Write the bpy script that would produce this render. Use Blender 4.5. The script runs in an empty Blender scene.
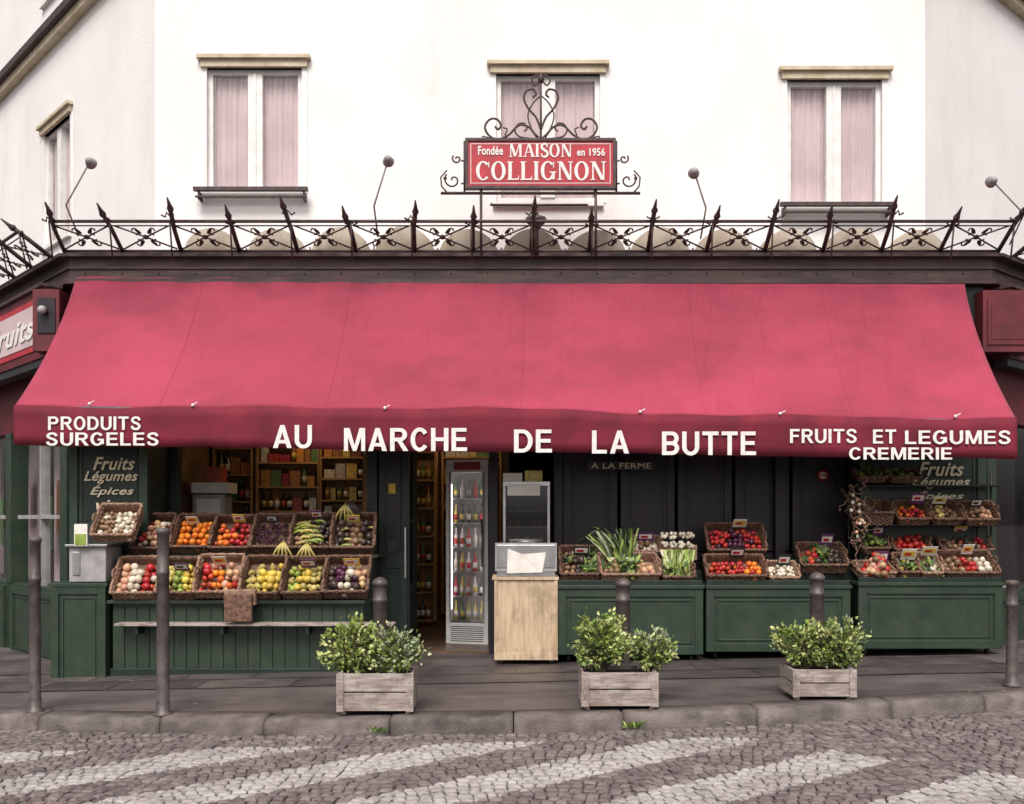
import bpy, math, random
from mathutils import Matrix, Vector
random.seed(7)
R=random.random
def U(a,b): return random.uniform(a,b)
# ---------- survey: metric positions from the photo measured on planes of known depth ----------
F=942.0; CY=-10.7; CZ=1.6
def X(u,y): return (u-512)*(y-CY)/F
def Z(v,y): return CZ+(519-v)*(y-CY)/F
def g(x): return 0.02*max(-14,min(14,x))
# ---------- scene ----------
sc=bpy.context.scene
w=bpy.data.worlds.new("World"); sc.world=w; w.use_nodes=True
nt=w.node_tree; bg=nt.nodes['Background']
sky=nt.nodes.new('ShaderNodeTexSky'); sky.sky_type='NISHITA'; sky.sun_disc=False
SE=math.radians(52); SR=math.radians(188)
sky.sun_elevation=SE; sky.sun_rotation=SR; sky.dust_density=5; sky.air_density=1.0
hs=nt.nodes.new('ShaderNodeHueSaturation'); hs.inputs['Saturation'].default_value=0.12
tn=nt.nodes.new('ShaderNodeMixRGB'); tn.blend_type='MULTIPLY'; tn.inputs[0].default_value=1; tn.inputs[2].default_value=(1,.965,.95,1)
nt.links.new(sky.outputs[0],hs.inputs['Color']); nt.links.new(hs.outputs[0],tn.inputs[1]); nt.links.new(tn.outputs[0],bg.inputs[0]); bg.inputs[1].default_value=0.15
sd=bpy.data.lights.new('sun','SUN'); sd.energy=2.75; sd.angle=math.radians(26); sd.color=(1,.94,.90)
so=bpy.data.objects.new('sun',sd); sc.collection.objects.link(so)
so.rotation_euler=(math.radians(90)-SE,0,math.radians(180)-SR)
cam=bpy.data.cameras.new('camera'); co=bpy.data.objects.new('camera',cam); sc.collection.objects.link(co)
co.location=(0,CY,CZ); co.rotation_euler=(math.radians(90),0,0)
cam.sensor_width=36; cam.lens=36*F/1024; cam.shift_y=117/1024; cam.clip_end=1000; cam.clip_start=.05
sc.camera=co
sc.view_settings.view_transform='Standard'; sc.view_settings.look='None'; sc.view_settings.exposure=0
# ---------- materials ----------
def mat(name,c1,c2=None,rough=.7,scale=4,bump=0,bscale=60,metal=0,island=0,sheen=0,emit=0,coat=0,detail=6,lo=.35,hi=.65,spec=None,stretch=None,stain=None,wrk=0):
    m=bpy.data.materials.new(name); m.use_nodes=True; n=m.node_tree.nodes; l=m.node_tree.links
    b=n['Principled BSDF']; b.inputs['Roughness'].default_value=rough; b.inputs['Metallic'].default_value=metal
    if spec is not None: b.inputs['Specular IOR Level'].default_value=spec
    if coat: b.inputs['Coat Weight'].default_value=coat
    if sheen: b.inputs['Sheen Weight'].default_value=sheen
    c2=c2 or tuple(x*.75 for x in c1)
    tc=n.new('ShaderNodeTexCoord'); vec=tc.outputs['Object']; vec0=vec
    if stretch:
        mp=n.new('ShaderNodeMapping'); mp.inputs['Scale'].default_value=stretch; l.new(vec,mp.inputs[0]); vec=mp.outputs[0]
    no=n.new('ShaderNodeTexNoise'); no.inputs['Scale'].default_value=scale; no.inputs['Detail'].default_value=detail
    l.new(vec,no.inputs['Vector'])
    cr=n.new('ShaderNodeValToRGB'); cr.color_ramp.elements[0].position=lo; cr.color_ramp.elements[1].position=hi
    cr.color_ramp.elements[0].color=(*c2,1); cr.color_ramp.elements[1].color=(*c1,1)
    l.new(no.outputs['Fac'],cr.inputs[0]); col=cr.outputs[0]
    if stain:   # (colour, scale, lo, hi, strength, stretch)
        sc_,s_sc,s_lo,s_hi,s_str,s_st=stain
        mp=n.new('ShaderNodeMapping'); mp.inputs['Scale'].default_value=s_st; mp.inputs['Location'].default_value=(3.3,1.7,5.1); l.new(vec0,mp.inputs[0])
        n3=n.new('ShaderNodeTexNoise'); n3.inputs['Scale'].default_value=s_sc; n3.inputs['Detail'].default_value=10; n3.inputs['Roughness'].default_value=.65; l.new(mp.outputs[0],n3.inputs['Vector'])
        mr=n.new('ShaderNodeMapRange'); mr.inputs[1].default_value=s_lo; mr.inputs[2].default_value=s_hi; mr.inputs[3].default_value=0; mr.inputs[4].default_value=s_str; l.new(n3.outputs['Fac'],mr.inputs[0])
        mx=n.new('ShaderNodeMixRGB'); l.new(mr.outputs[0],mx.inputs[0]); l.new(col,mx.inputs[1]); mx.inputs[2].default_value=(*sc_,1); col=mx.outputs[0]
    if island:
        ge=n.new('ShaderNodeNewGeometry'); h=n.new('ShaderNodeHueSaturation')
        mr=n.new('ShaderNodeMapRange'); mr.inputs[3].default_value=1-island; mr.inputs[4].default_value=1+island
        l.new(ge.outputs['Random Per Island'],mr.inputs[0]); l.new(mr.outputs[0],h.inputs['Value'])
        m2=n.new('ShaderNodeMapRange'); m2.inputs[3].default_value=.5-island*.05; m2.inputs[4].default_value=.5+island*.05
        mu=n.new('ShaderNodeMath'); mu.operation='MULTIPLY'; mu.inputs[1].default_value=7.31
        fr=n.new('ShaderNodeMath'); fr.operation='FRACT'
        l.new(ge.outputs['Random Per Island'],mu.inputs[0]); l.new(mu.outputs[0],fr.inputs[0]); l.new(fr.outputs[0],m2.inputs[0]); l.new(m2.outputs[0],h.inputs['Hue'])
        l.new(col,h.inputs['Color']); col=h.outputs[0]
    l.new(col,b.inputs['Base Color'])
    if emit:
        b.inputs['Emission Color'].default_value=(*c1,1); b.inputs['Emission Strength'].default_value=emit
    if bump:
        nb=n.new('ShaderNodeTexNoise'); nb.inputs['Scale'].default_value=bscale; nb.inputs['Detail'].default_value=4
        l.new(vec,nb.inputs['Vector'])
        bp=n.new('ShaderNodeBump'); bp.inputs['Strength'].default_value=bump; bp.inputs['Distance'].default_value=.02
        l.new(nb.outputs['Fac'],bp.inputs['Height']); nrm=bp.outputs[0]
        if wrk:
            mp=n.new('ShaderNodeMapping'); mp.inputs['Scale'].default_value=(2.2,1,.8); l.new(vec0,mp.inputs[0])
            nw=n.new('ShaderNodeTexNoise'); nw.inputs['Scale'].default_value=1.5; nw.inputs['Detail'].default_value=3; nw.inputs['Distortion'].default_value=.8; l.new(mp.outputs[0],nw.inputs['Vector'])
            b2=n.new('ShaderNodeBump'); b2.inputs['Strength'].default_value=wrk; b2.inputs['Distance'].default_value=.12; l.new(nw.outputs['Fac'],b2.inputs['Height']); l.new(nrm,b2.inputs['Normal']); nrm=b2.outputs[0]
        l.new(nrm,b.inputs['Normal'])
    return m
M_wall=mat('plaster',(.86,.84,.825),(.80,.775,.755),.9,.9,.22,45,stain=((.60,.56,.53),1.4,.52,.76,.35,(1.6,1.6,.45)))
M_wall2=mat('plaster_warm',(.62,.52,.38),(.5,.40,.28),.9,2,.25,40)
M_stone=mat('lintel_stone',(.64,.55,.42),(.48,.39,.27),.85,6,.3,60)
M_frame=mat('window_paint',(.80,.79,.77),(.70,.68,.65),.5,9)
M_curt=mat('curtain',(.60,.47,.485),(.50,.385,.40),.9,2)
M_red=mat('awning_fabric',(.375,.034,.078),(.27,.020,.050),.8,1.1,.15,220,sheen=.15,stretch=(.6,1,1),lo=.3,hi=.7,stain=((.15,.012,.028),1.3,.48,.74,.65,(.7,1,1.4)),wrk=.4)
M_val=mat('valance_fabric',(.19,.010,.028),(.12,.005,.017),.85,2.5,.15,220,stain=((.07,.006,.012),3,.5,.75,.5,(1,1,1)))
M_redp=mat('sign_red_paint',(.46,.016,.032),(.34,.011,.022),.45,8)
M_redd=mat('dark_red_paint',(.13,.012,.02),(.08,.008,.012),.6,5)
M_white=mat('white_lettering',(.80,.78,.75),(.66,.63,.60),.7,20)
M_cream=mat('cream_lettering',(.85,.76,.54),(.62,.54,.36),.7,40)
M_iron=mat('rusty_iron',(.085,.045,.040),(.03,.019,.021),.6,14,.3,90)
M_beam=mat('painted_beam',(.070,.036,.034),(.03,.017,.019),.6,3,.3,50,stretch=(.3,1,3),stain=((.14,.09,.075),4,.52,.72,.6,(.5,1,3)))
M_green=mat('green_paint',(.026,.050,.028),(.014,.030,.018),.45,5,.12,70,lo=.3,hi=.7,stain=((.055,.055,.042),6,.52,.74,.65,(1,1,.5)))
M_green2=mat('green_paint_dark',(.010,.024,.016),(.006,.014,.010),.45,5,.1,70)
M_dark=mat('dark_panel',(.017,.009,.016),(.008,.005,.010),.45,4)
M_black=mat('black_iron',(.02,.018,.02),(.01,.01,.01),.5,10)
M_boll=mat('bollard_paint',(.125,.103,.096),(.065,.050,.048),.5,12,.15,80,metal=.2)
M_wood=mat('plywood',(.58,.45,.30),(.40,.29,.18),.75,3,.15,60,stretch=(8,8,.8),stain=((.20,.14,.09),5,.5,.70,.8,(1,1,.8)))
M_oldw=mat('weathered_wood',(.50,.44,.40),(.25,.19,.165),.85,5,.5,50,stretch=(1.2,6,9),lo=.3,hi=.7,stain=((.10,.075,.06),6,.5,.68,.8,(1,1,1)))
M_shelfw=mat('shelf_wood',(.45,.26,.10),(.28,.15,.05),.6,6,stretch=(1,4,8))
M_wick=mat('wicker',(.20,.105,.065),(.065,.03,.02),.7,30,.3,120)
M_wick2=mat('wicker_light',(.36,.22,.15),(.16,.085,.055),.7,30,.3,120)
M_steel=mat('steel',(.55,.55,.55),(.4,.4,.4),.3,8,metal=.9)
M_grey=mat('grey_plastic',(.35,.34,.33),(.25,.24,.24),.5,8)
M_soil=mat('soil',(.03,.02,.013),(.015,.01,.007),.95,30,.6,40)
M_asph=mat('pavement_asphalt',(.150,.124,.118),(.078,.062,.060),.5,2.2,.6,140,detail=12,lo=.3,hi=.7,stain=((.035,.027,.028),1.1,.47,.66,.75,(.6,1.8,1)))
M_kerb=mat('granite_kerb',(.185,.155,.142),(.095,.077,.072),.8,5,.7,70,island=.2,stain=((.04,.032,.03),3,.48,.68,.8,(1,1,1)))
M_tile=mat('shop_floor',(.14,.09,.06),(.07,.045,.03),.35,5)
M_int=mat('shop_wall',(.26,.15,.08),(.15,.085,.045),.8,3)
M_leaf=mat('shrub_leaf',(.24,.31,.06),(.11,.17,.03),.5,9,island=.5)
M_leafv=mat('variegated_leaf',(.50,.52,.22),(.30,.37,.12),.55,9,island=.35)
M_leafg=mat('grey_leaf',(.38,.41,.25),(.21,.26,.15),.6,9,island=.4)
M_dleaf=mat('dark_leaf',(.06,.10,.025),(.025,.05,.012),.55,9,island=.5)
M_bark=mat('bark',(.10,.07,.045),(.05,.035,.02),.9,20,.5,60)
M_glow=mat('warm_lamp',(1,.70,.38),(1,.70,.38),emit=12)
M_glow2=mat('cool_lamp',(1,.90,.92),(1,.90,.92),emit=7)
M_paper=mat('paper',(.75,.72,.66),(.65,.6,.55),.8,10)
M_tagy=mat('tag_yellow',(.75,.52,.06),(.6,.4,.05),.6,10)
M_tagp=mat('tag_purple',(.16,.04,.16),(.09,.02,.09),.6,10)
M_tagk=mat('slate_tag',(.03,.03,.035),(.02,.02,.02),.6,10)
M_scal=mat('cream_canvas',(.50,.43,.35),(.38,.31,.24),.8,3,.2,60,stain=((.22,.17,.13),3,.48,.70,.7,(1,1,.5)))
M_slab=mat('paving_slab',(.110,.090,.086),(.060,.048,.047),.42,3,.4,90,island=.25,detail=10,stain=((.03,.024,.025),2,.5,.68,.7,(1,1,1)))
FRU={}
for k,c,d in [('orange',(.75,.22,.02),(.58,.13,.01)),('red',(.48,.030,.018),(.28,.012,.01)),('yellow',(.66,.48,.08),(.48,.34,.05)),('green',(.30,.36,.07),(.16,.22,.03)),
  ('pear',(.48,.40,.13),(.32,.25,.07)),('purple',(.09,.018,.05),(.04,.01,.025)),('brown',(.26,.15,.08),(.14,.08,.04)),('white',(.66,.60,.50),(.5,.43,.32)),('pink',(.56,.24,.20),(.45,.33,.15)),('dark',(.06,.04,.03),(.03,.02,.02))]:
    FRU[k]=mat('fruit_'+k,c,d,.38,14,island=.25)
PROD=[mat('product_%d'%i,c,tuple(q*.6 for q in c),.45,25,island=.3) for i,c in enumerate([(.5,.05,.04),(.6,.45,.12),(.6,.55,.48),(.1,.2,.08),(.35,.14,.05),(.12,.14,.3),(.6,.25,.05)])]
M_bot=mat('wine_bottle',(.02,.035,.015),(.012,.015,.01),.1,10,spec=.8)
def glassmat(name,tint=(1,1,1),fac=.12):
    m=bpy.data.materials.new(name); m.use_nodes=True; n=m.node_tree.nodes; l=m.node_tree.links; n.clear()
    o=n.new('ShaderNodeOutputMaterial'); t=n.new('ShaderNodeBsdfTransparent'); t.inputs[0].default_value=(*tint,1)
    q=n.new('ShaderNodeBsdfGlossy'); q.inputs['Roughness'].default_value=.03; x=n.new('ShaderNodeMixShader')
    lw=n.new('ShaderNodeLayerWeight'); lw.inputs[0].default_value=.5
    pw=n.new('ShaderNodeMath'); pw.operation='POWER'; pw.inputs[1].default_value=4; l.new(lw.outputs['Facing'],pw.inputs[0])
    ad=n.new('ShaderNodeMath'); ad.operation='MULTIPLY_ADD'; ad.inputs[1].default_value=.7; ad.inputs[2].default_value=fac; l.new(pw.outputs[0],ad.inputs[0]); l.new(ad.outputs[0],x.inputs[0])
    l.new(t.outputs[0],x.inputs[1]); l.new(q.outputs[0],x.inputs[2]); l.new(x.outputs[0],o.inputs[0]); return m
M_glass=glassmat('glass',fac=.07); M_glassd=glassmat('dark_glass',(.5,.5,.55),.1)
# cobbles with worn crossing paint
def cobmat():
    m=mat('cobblestone',(.205,.172,.165),(.120,.097,.095),.55,7,.6,130,island=.25,detail=8)
    n=m.node_tree.nodes; l=m.node_tree.links; b=n['Principled BSDF']; src=b.inputs['Base Color'].links[0].from_socket
    ge=n.new('ShaderNodeNewGeometry')
    def dot(v):
        d=n.new('ShaderNodeVectorMath'); d.operation='DOT_PRODUCT'; d.inputs[1].default_value=v; l.new(ge.outputs['Position'],d.inputs[0]); return d.outputs['Value']
    def ma(op,a,bv=None,c=None):
        q=n.new('ShaderNodeMath'); q.operation=op
        for i,s in enumerate([a,bv,c]):
            if s is None: continue
            if isinstance(s,(int,float)): q.inputs[i].default_value=s
            else: l.new(s,q.inputs[i])
        return q.outputs[0]
    p=ma('ADD',dot((-.547,.837,0)),3.816)
    nz=n.new('ShaderNodeTexNoise'); nz.inputs['Scale'].default_value=12; l.new(ge.outputs['Position'],nz.inputs['Vector'])
    pj=ma('ADD',p,ma('MULTIPLY',ma('SUBTRACT',nz.outputs['Fac'],.5),.08))
    t=ma('ABSOLUTE',ma('SUBTRACT',ma('FRACT',ma('ADD',ma('DIVIDE',pj,.95),.5)),.5))
    s1=ma('LESS_THAN',t,.245)
    e=dot((.837,.547,0))
    lim=ma('ADD',ma('SUBTRACT',-.45,ma('MULTIPLY',ma('MAXIMUM',p,0.),1.3)),ma('MULTIPLY',ma('MAXIMUM',ma('MULTIPLY',p,-1.),0.),.3))
    s2=ma('LESS_THAN',e,lim)
    s3=ma('LESS_THAN',dot((0,1,0)),-3.5)
    n2=n.new('ShaderNodeTexNoise'); n2.inputs['Scale'].default_value=2.6; n2.inputs['Detail'].default_value=10; n2.inputs['Roughness'].default_value=.75; l.new(ge.outputs['Position'],n2.inputs['Vector'])
    mr=n.new('ShaderNodeMapRange'); mr.inputs[1].default_value=.38; mr.inputs[2].default_value=.62; mr.inputs[3].default_value=.3; mr.inputs[4].default_value=.9; l.new(n2.outputs['Fac'],mr.inputs[0])
    f=ma('MULTIPLY',ma('MULTIPLY',ma('MULTIPLY',s1,s2),s3),mr.outputs[0])
    mx=n.new('ShaderNodeMixRGB'); l.new(f,mx.inputs[0]); l.new(src,mx.inputs[1]); mx.inputs[2].default_value=(.50,.47,.46,1); l.new(mx.outputs[0],b.inputs['Base Color'])
    return m
M_cob=cobmat()
M_mort=mat('street_mortar',(.090,.074,.070),(.040,.033,.032),.9,30,.6,60)
# ---------- mesh builder ----------
class MB:
    def __init__(s): s.v=[];s.f=[];s.mi=[];s.sm=[];s.ms=[];s.M=Matrix.Identity(4)
    def add(s,vs,fs,m,sm=False):
        o=len(s.v)
        if m not in s.ms: s.ms.append(m)
        k=s.ms.index(m); Mx=s.M
        s.v+= [tuple(Mx@Vector(p)) for p in vs]
        for f in fs: s.f.append([i+o for i in f]); s.mi.append(k); s.sm.append(sm)
    def box(s,x0,x1,y0,y1,z0,z1,m):
        s.add([(x0,y0,z0),(x1,y0,z0),(x1,y1,z0),(x0,y1,z0),(x0,y0,z1),(x1,y0,z1),(x1,y1,z1),(x0,y1,z1)],
          [(0,3,2,1),(4,5,6,7),(0,1,5,4),(1,2,6,5),(2,3,7,6),(3,0,4,7)],m)
    def tube(s,pts,r,m,n=6,r2=None,cap=True):
        pts=[Vector(p) for p in pts]; N=len(pts); vs=[];fs=[]
        for i,p in enumerate(pts):
            t=(pts[min(i+1,N-1)]-pts[max(i-1,0)])
            if t.length<1e-9: t=Vector((0,0,1))
            t.normalize(); a=Vector((0,1,0)) if abs(t.y)<.9 else Vector((1,0,0))
            bx=t.cross(a).normalized(); by=t.cross(bx)
            rr=r if r2 is None else r+(r2-r)*i/(N-1)
            for k in range(n):
                q=2*math.pi*k/n; vs.append(tuple(p+bx*math.cos(q)*rr+by*math.sin(q)*rr))
        for i in range(N-1):
            for k in range(n): fs.append((i*n+k,i*n+(k+1)%n,(i+1)*n+(k+1)%n,(i+1)*n+k))
        if cap: fs.append(tuple(range(n))[::-1]); fs.append(tuple((N-1)*n+k for k in range(n)))
        s.add(vs,fs,m,n>4)
    def lathe(s,c,prof,m,n=12):
        vs=[];fs=[]
        for z,r in prof:
            for k in range(n):
                q=2*math.pi*k/n; vs.append((c[0]+r*math.cos(q),c[1]+r*math.sin(q),c[2]+z))
        for i in range(len(prof)-1):
            for k in range(n): fs.append((i*n+k,i*n+(k+1)%n,(i+1)*n+(k+1)%n,(i+1)*n+k))
        fs.append(tuple(range(n))[::-1]); fs.append(tuple((len(prof)-1)*n+k for k in range(n)))
        s.add(vs,fs,m,True)
    def ball(s,c,r,m,sx=1,sy=1,sz=1,n=9,h=6,rot=None):
        vs=[];fs=[];Rt=rot or Matrix.Identity(3)
        for i in range(h+1):
            a=math.pi*i/h
            for k in range(n):
                q=2*math.pi*k/n; p=Rt@Vector((r*sx*math.sin(a)*math.cos(q),r*sy*math.sin(a)*math.sin(q),r*sz*math.cos(a))); vs.append((c[0]+p.x,c[1]+p.y,c[2]+p.z))
        for i in range(h):
            for k in range(n): fs.append((i*n+k,(i+1)*n+k,(i+1)*n+(k+1)%n,i*n+(k+1)%n))
        s.add(vs,fs,m,True)
def mk(mb,name,parent=None,bevel=0):
    xs=[p[0] for p in mb.v]; ys=[p[1] for p in mb.v]; zs=[p[2] for p in mb.v]
    c=Vector(((min(xs)+max(xs))/2,(min(ys)+max(ys))/2,min(zs)))
    me=bpy.data.meshes.new(name); me.from_pydata([(p[0]-c.x,p[1]-c.y,p[2]-c.z) for p in mb.v],[],mb.f)
    for m in mb.ms: me.materials.append(m)
    me.polygons.foreach_set('material_index',mb.mi); me.polygons.foreach_set('use_smooth',mb.sm); me.update()
    o=bpy.data.objects.new(name,me); sc.collection.objects.link(o)
    o.location=c-(parent.location if parent else Vector((0,0,0)))
    if parent: o.parent=parent
    if bevel:
        b=o.modifiers.new('b','BEVEL'); b.width=bevel; b.segments=2; b.limit_method='ANGLE'; b.angle_limit=math.radians(50)
    return o
def root(name,loc=(0,0,0)):
    e=bpy.data.objects.new(name,None); sc.collection.objects.link(e); e.location=loc; e.empty_display_size=.2; return e
def text(s,x0,x1,z0,z1,y,m,parent,name='lettering',bold=.02,shear=0,fr=None,ext=.002):
    c=bpy.data.curves.new(name,'FONT'); c.body=s; c.size=1; c.offset=bold; c.shear=shear; c.extrude=ext; c.materials.append(m); c.space_character=1.06
    o=bpy.data.objects.new(name,c); sc.collection.objects.link(o); bpy.context.view_layer.update()
    bb=o.bound_box; xa=min(p[0] for p in bb); xb=max(p[0] for p in bb); ya=min(p[1] for p in bb); yb=max(p[1] for p in bb)
    sx=(x1-x0)/(xb-xa); sy=(z1-z0)/(yb-ya)
    Mx=Matrix.Translation((x0-xa*sx,y,z0-ya*sy))@Matrix.Rotation(math.pi/2,4,'X')@Matrix.Diagonal((sx,sy,1,1))
    if fr is not None: Mx=fr@Mx
    if parent: o.parent=parent; Mx=Matrix.Translation(-parent.location)@Mx
    o.matrix_local=Mx; return o
def cr(pts,n=6):
    P=[Vector(p) for p in pts]; P=[P[0]*2-P[1]]+P+[P[-1]*2-P[-2]]; out=[]
    for i in range(1,len(P)-2):
        for k in range(n):
            t=k/n; a,b,c,d=P[i-1:i+3]
            out.append(.5*((2*b)+(c-a)*t+(2*a-5*b+4*c-d)*t*t+(3*b-a-3*c+d)*t**3))
    out.append(P[-2]); return out
def spiral(cx,cz,r0,r1,a0,a1,n=22,y=0):
    return [(cx+(r0+(r1-r0)*i/n)*math.cos(a0+(a1-a0)*i/n),y,cz+(r0+(r1-r0)*i/n)*math.sin(a0+(a1-a0)*i/n)) for i in range(n+1)]
def frame(x,y,z,deg): return Matrix.Translation((x,y,z))@Matrix.Rotation(math.radians(deg),4,'Z')
# grotesque capitals drawn as flat paint strokes (each stroke a hair proud of the last)
def sans(s,x0,x1,z0,z1,y,m,parent,name='lettering'):
    G=MB(); x=0; T=.19; cnt=[0]
    def q(*p,adv=True):
        if adv: cnt[0]+=1
        d=-.0006*(cnt[0]%7)
        G.add([(a,d,b) for a,b in p],[tuple(range(len(p)))],m)
    def R_(a,b,c,d): q((a,c),(b,c),(b,d),(a,d))
    def arc(cx,cz,rx,rz,a0,a1,t=T,tz=None,N=18):
        tz=tz or t*.85; cnt[0]+=1
        for i in range(N):
            a=a0+(a1-a0)*i/N; b=a0+(a1-a0)*(i+1)/N
            q((cx+rx*math.cos(a),cz+rz*math.sin(a)),(cx+(rx-t)*math.cos(a),cz+(rz-tz)*math.sin(a)),(cx+(rx-t)*math.cos(b),cz+(rz-tz)*math.sin(b)),(cx+rx*math.cos(b),cz+rz*math.sin(b)),adv=False)
    H=.16; pi=math.pi
    for ch in s:
        if ch=='A': w_=.80; q((x,0),(x+.2,0),(x+.49,1),(x+.31,1)); q((x+.6,0),(x+.8,0),(x+.49,1),(x+.31,1)); R_(x+.18,x+.62,.2,.35)
        elif ch=='U': w_=.74; R_(x,x+T,.36,1); R_(x+w_-T,x+w_,.36,1); arc(x+w_/2,.36,w_/2,.38,pi,2*pi)
        elif ch=='M': w_=.90; R_(x,x+T-.02,0,1); R_(x+w_-T+.02,x+w_,0,1); q((x+.02,1),(x+.24,1),(x+.52,0),(x+.38,0)); q((x+w_-.02,1),(x+w_-.24,1),(x+w_-.52,0),(x+w_-.38,0))
        elif ch in 'RP' or ch=='B':
            w_=.74; R_(x,x+T,0,1)
            R_(x+T,x+.44,1-H,1); R_(x+T,x+.44,.42,.42+H); arc(x+.42,.71,.30,.29,-pi/2,pi/2)
            if ch=='R': q((x+.3,.44),(x+.5,.44),(x+.78,0),(x+.56,0))
            if ch=='B': R_(x+T,x+.44,0,H); arc(x+.42,.29,.32,.29,-pi/2,pi/2)
        elif ch=='C': w_=.74; arc(x+.39,.5,.39,.52,.62,2*pi-.62,N=26)
        elif ch=='G': w_=.80; arc(x+.39,.5,.39,.52,.62,2*pi-.45,N=26); R_(x+.60,x+.78,.12,.52); R_(x+.42,x+.62,.38,.52)
        elif ch=='O': w_=.80; arc(x+.40,.5,.40,.52,0,2*pi,N=30)
        elif ch=='H': w_=.74; R_(x,x+T,0,1); R_(x+w_-T,x+w_,0,1); R_(x+T,x+w_-T,.43,.59)
        elif ch=='E': w_=.66; R_(x,x+T,0,1); R_(x+T,x+w_,0,H); R_(x+T,x+w_-.02,1-H,1); R_(x+T,x+w_-.06,.43,.59)
        elif ch=='F': w_=.62; R_(x,x+T,0,1); R_(x+T,x+w_,1-H,1); R_(x+T,x+w_-.06,.43,.58)
        elif ch=='L': w_=.62; R_(x,x+T,0,1); R_(x+T,x+w_,0,H)
        elif ch=='T': w_=.70; R_(x,x+w_,1-H,1); R_(x+w_/2-T/2,x+w_/2+T/2,0,1-H)
        elif ch=='I': w_=T; R_(x,x+T,0,1)
        elif ch=='D': w_=.76; R_(x,x+T,0,1); R_(x+T,x+.34,1-H,1); R_(x+T,x+.34,0,H); arc(x+.34,.5,.42,.5,-pi/2,pi/2,N=22)
        elif ch=='S':
            w_=.70; P=cr([(.60,0,.72),(.52,0,.88),(.34,0,.93),(.16,0,.86),(.11,0,.71),(.22,0,.58),(.46,0,.46),(.59,0,.30),(.52,0,.13),(.34,0,.07),(.15,0,.14),(.08,0,.30)],5); cnt[0]+=1
            L_=len(P); nn=[]
            for i in range(L_):
                d=(P[min(i+1,L_-1)]-P[max(i-1,0)]).normalized(); nn.append(Vector((-d.z,0,d.x))*.085)
            for i in range(L_-1):
                a,b=P[i],P[i+1]; q((x+a.x-nn[i].x,a.z-nn[i].z),(x+b.x-nn[i+1].x,b.z-nn[i+1].z),(x+b.x+nn[i+1].x,b.z+nn[i+1].z),(x+a.x+nn[i].x,a.z+nn[i].z),adv=False)
        else: w_=.3
        x+=w_+.13
    W=x-.13
    G.v=[(x0+p[0]/W*(x1-x0),y+p[1],z0+p[2]*(z1-z0)) for p in G.v]
    return mk(G,name,parent)
# ---------- ground ----------
KS=.10
def ky(x):
    a=abs(x); return -3.13+.028*x*x if a<6 else -3.13+.028*36+.336*(a-6)
mb=MB(); xs=[-200,-60,-14,-7,0,7,14,60,200]; ys=[-200,-60,-20,0,20,60,200]
vs=[(x,y,g(x)-KS-.03) for y in ys for x in xs]; n=len(xs)
mb.add(vs,[(j*n+i,j*n+i+1,(j+1)*n+i+1,(j+1)*n+i) for j in range(len(ys)-1) for i in range(n-1)],M_mort); mk(mb,'ground')
mb=MB(); N=112
vs=[];fs=[]
for i in range(N+1):
    x=-14+28*i/N
    for t in (ky(x)+.26,-1.5 if abs(x)<6 else ky(x)+1.4,14): vs.append((x,t,g(x)))
for i in range(N):
    for k in (0,1): a=i*3+k; fs.append((a,a+3,a+4,a+1))
mb.add(vs,fs,M_asph)
for r_,(ya,yb_) in enumerate(((-1.5,-1.0),(-.99,-.45),(-.44,.1))):
    x=-5.6+U(0,.4)
    while x<6:
        L=U(.7,1.15); zz=.007+U(0,.003)
        mb.add([(x+.006,ya+.006,g(x)+zz),(x+L-.006,ya+.006,g(x+L)+zz),(x+L-.006,yb_-.006,g(x+L)+zz),(x+.006,yb_-.006,g(x)+zz)],[(0,1,2,3)],M_slab); x+=L
mk(mb,'pavement')
mb=MB(); x=-14.0
while x<14:
    L=U(.8,1.25); xa=x+.005; xb=x+L-.005; vs=[]; dz=U(-.006,.005); dy=U(-.012,.012)
    for q in (xa,xa+L*.04,(xa+xb)/2,xb-L*.04,xb):
        e=.007 if q in (xa,xb) else 0
        y=ky(q)+dy; zt=g(q)+.006+dz+U(-.003,.003)-e
        vs+=[(q,y-.02+e,zt-.17),(q,y-.012+e,zt-.04),(q,y+.006+e,zt-.010),(q,y+.03,zt),(q,y+.28,zt),(q,y+.28,zt-.17)]
    fs=[(i*6+k,i*6+6+k,i*6+7+k,i*6+1+k) for i in range(4) for k in range(5)]+[(0,1,2,3,4,5),(29,28,27,26,25,24)]
    mb.add(vs,fs,M_kerb,True); x+=L
mk(mb,'kerb')
mb=MB(); st=.088; T=1.5; AMP=.15
for r in range(-8,95):
    x=-9.5
    while x<9.5:
        wd=U(.065,.10); u=((x+T/2)%T)/T-.5
        y0=-9.3+r*st+AMP*math.cos(u*math.pi)+U(-.009,.009)
        sl=-AMP*math.pi/T*math.sin(u*math.pi); an=math.atan(sl); cw=wd*math.cos(an)
        if y0+.05<ky(x)-.02 and y0>-7.6:
            ca,sa=math.cos(an),math.sin(an); hx=wd/2-.005; hy=st*math.cos(an)/2-.005; z=g(x)-KS+U(-.006,.006); cx=x+cw/2
            P=[]
            for q,dz,ins in ((0,-.035,0),(1,-.009,0.0),(2,0,.015)):
                for sx,sy in ((-1,-1),(1,-1),(1,1),(-1,1)):
                    a=sx*(hx-ins)+U(-.005,.005); b=sy*(hy-ins)+U(-.005,.005); P.append((cx+a*ca-b*sa,y0+a*sa+b*ca,z+dz))
            fs=[(8,9,10,11)]
            for k in range(4):
                for o in (0,4): fs.append((o+k,o+(k+1)%4,o+4+(k+1)%4,o+4+k))
            mb.add(P,fs,M_cob)
        x+=cw
o=mk(mb,'cobblestone_street')
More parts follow.
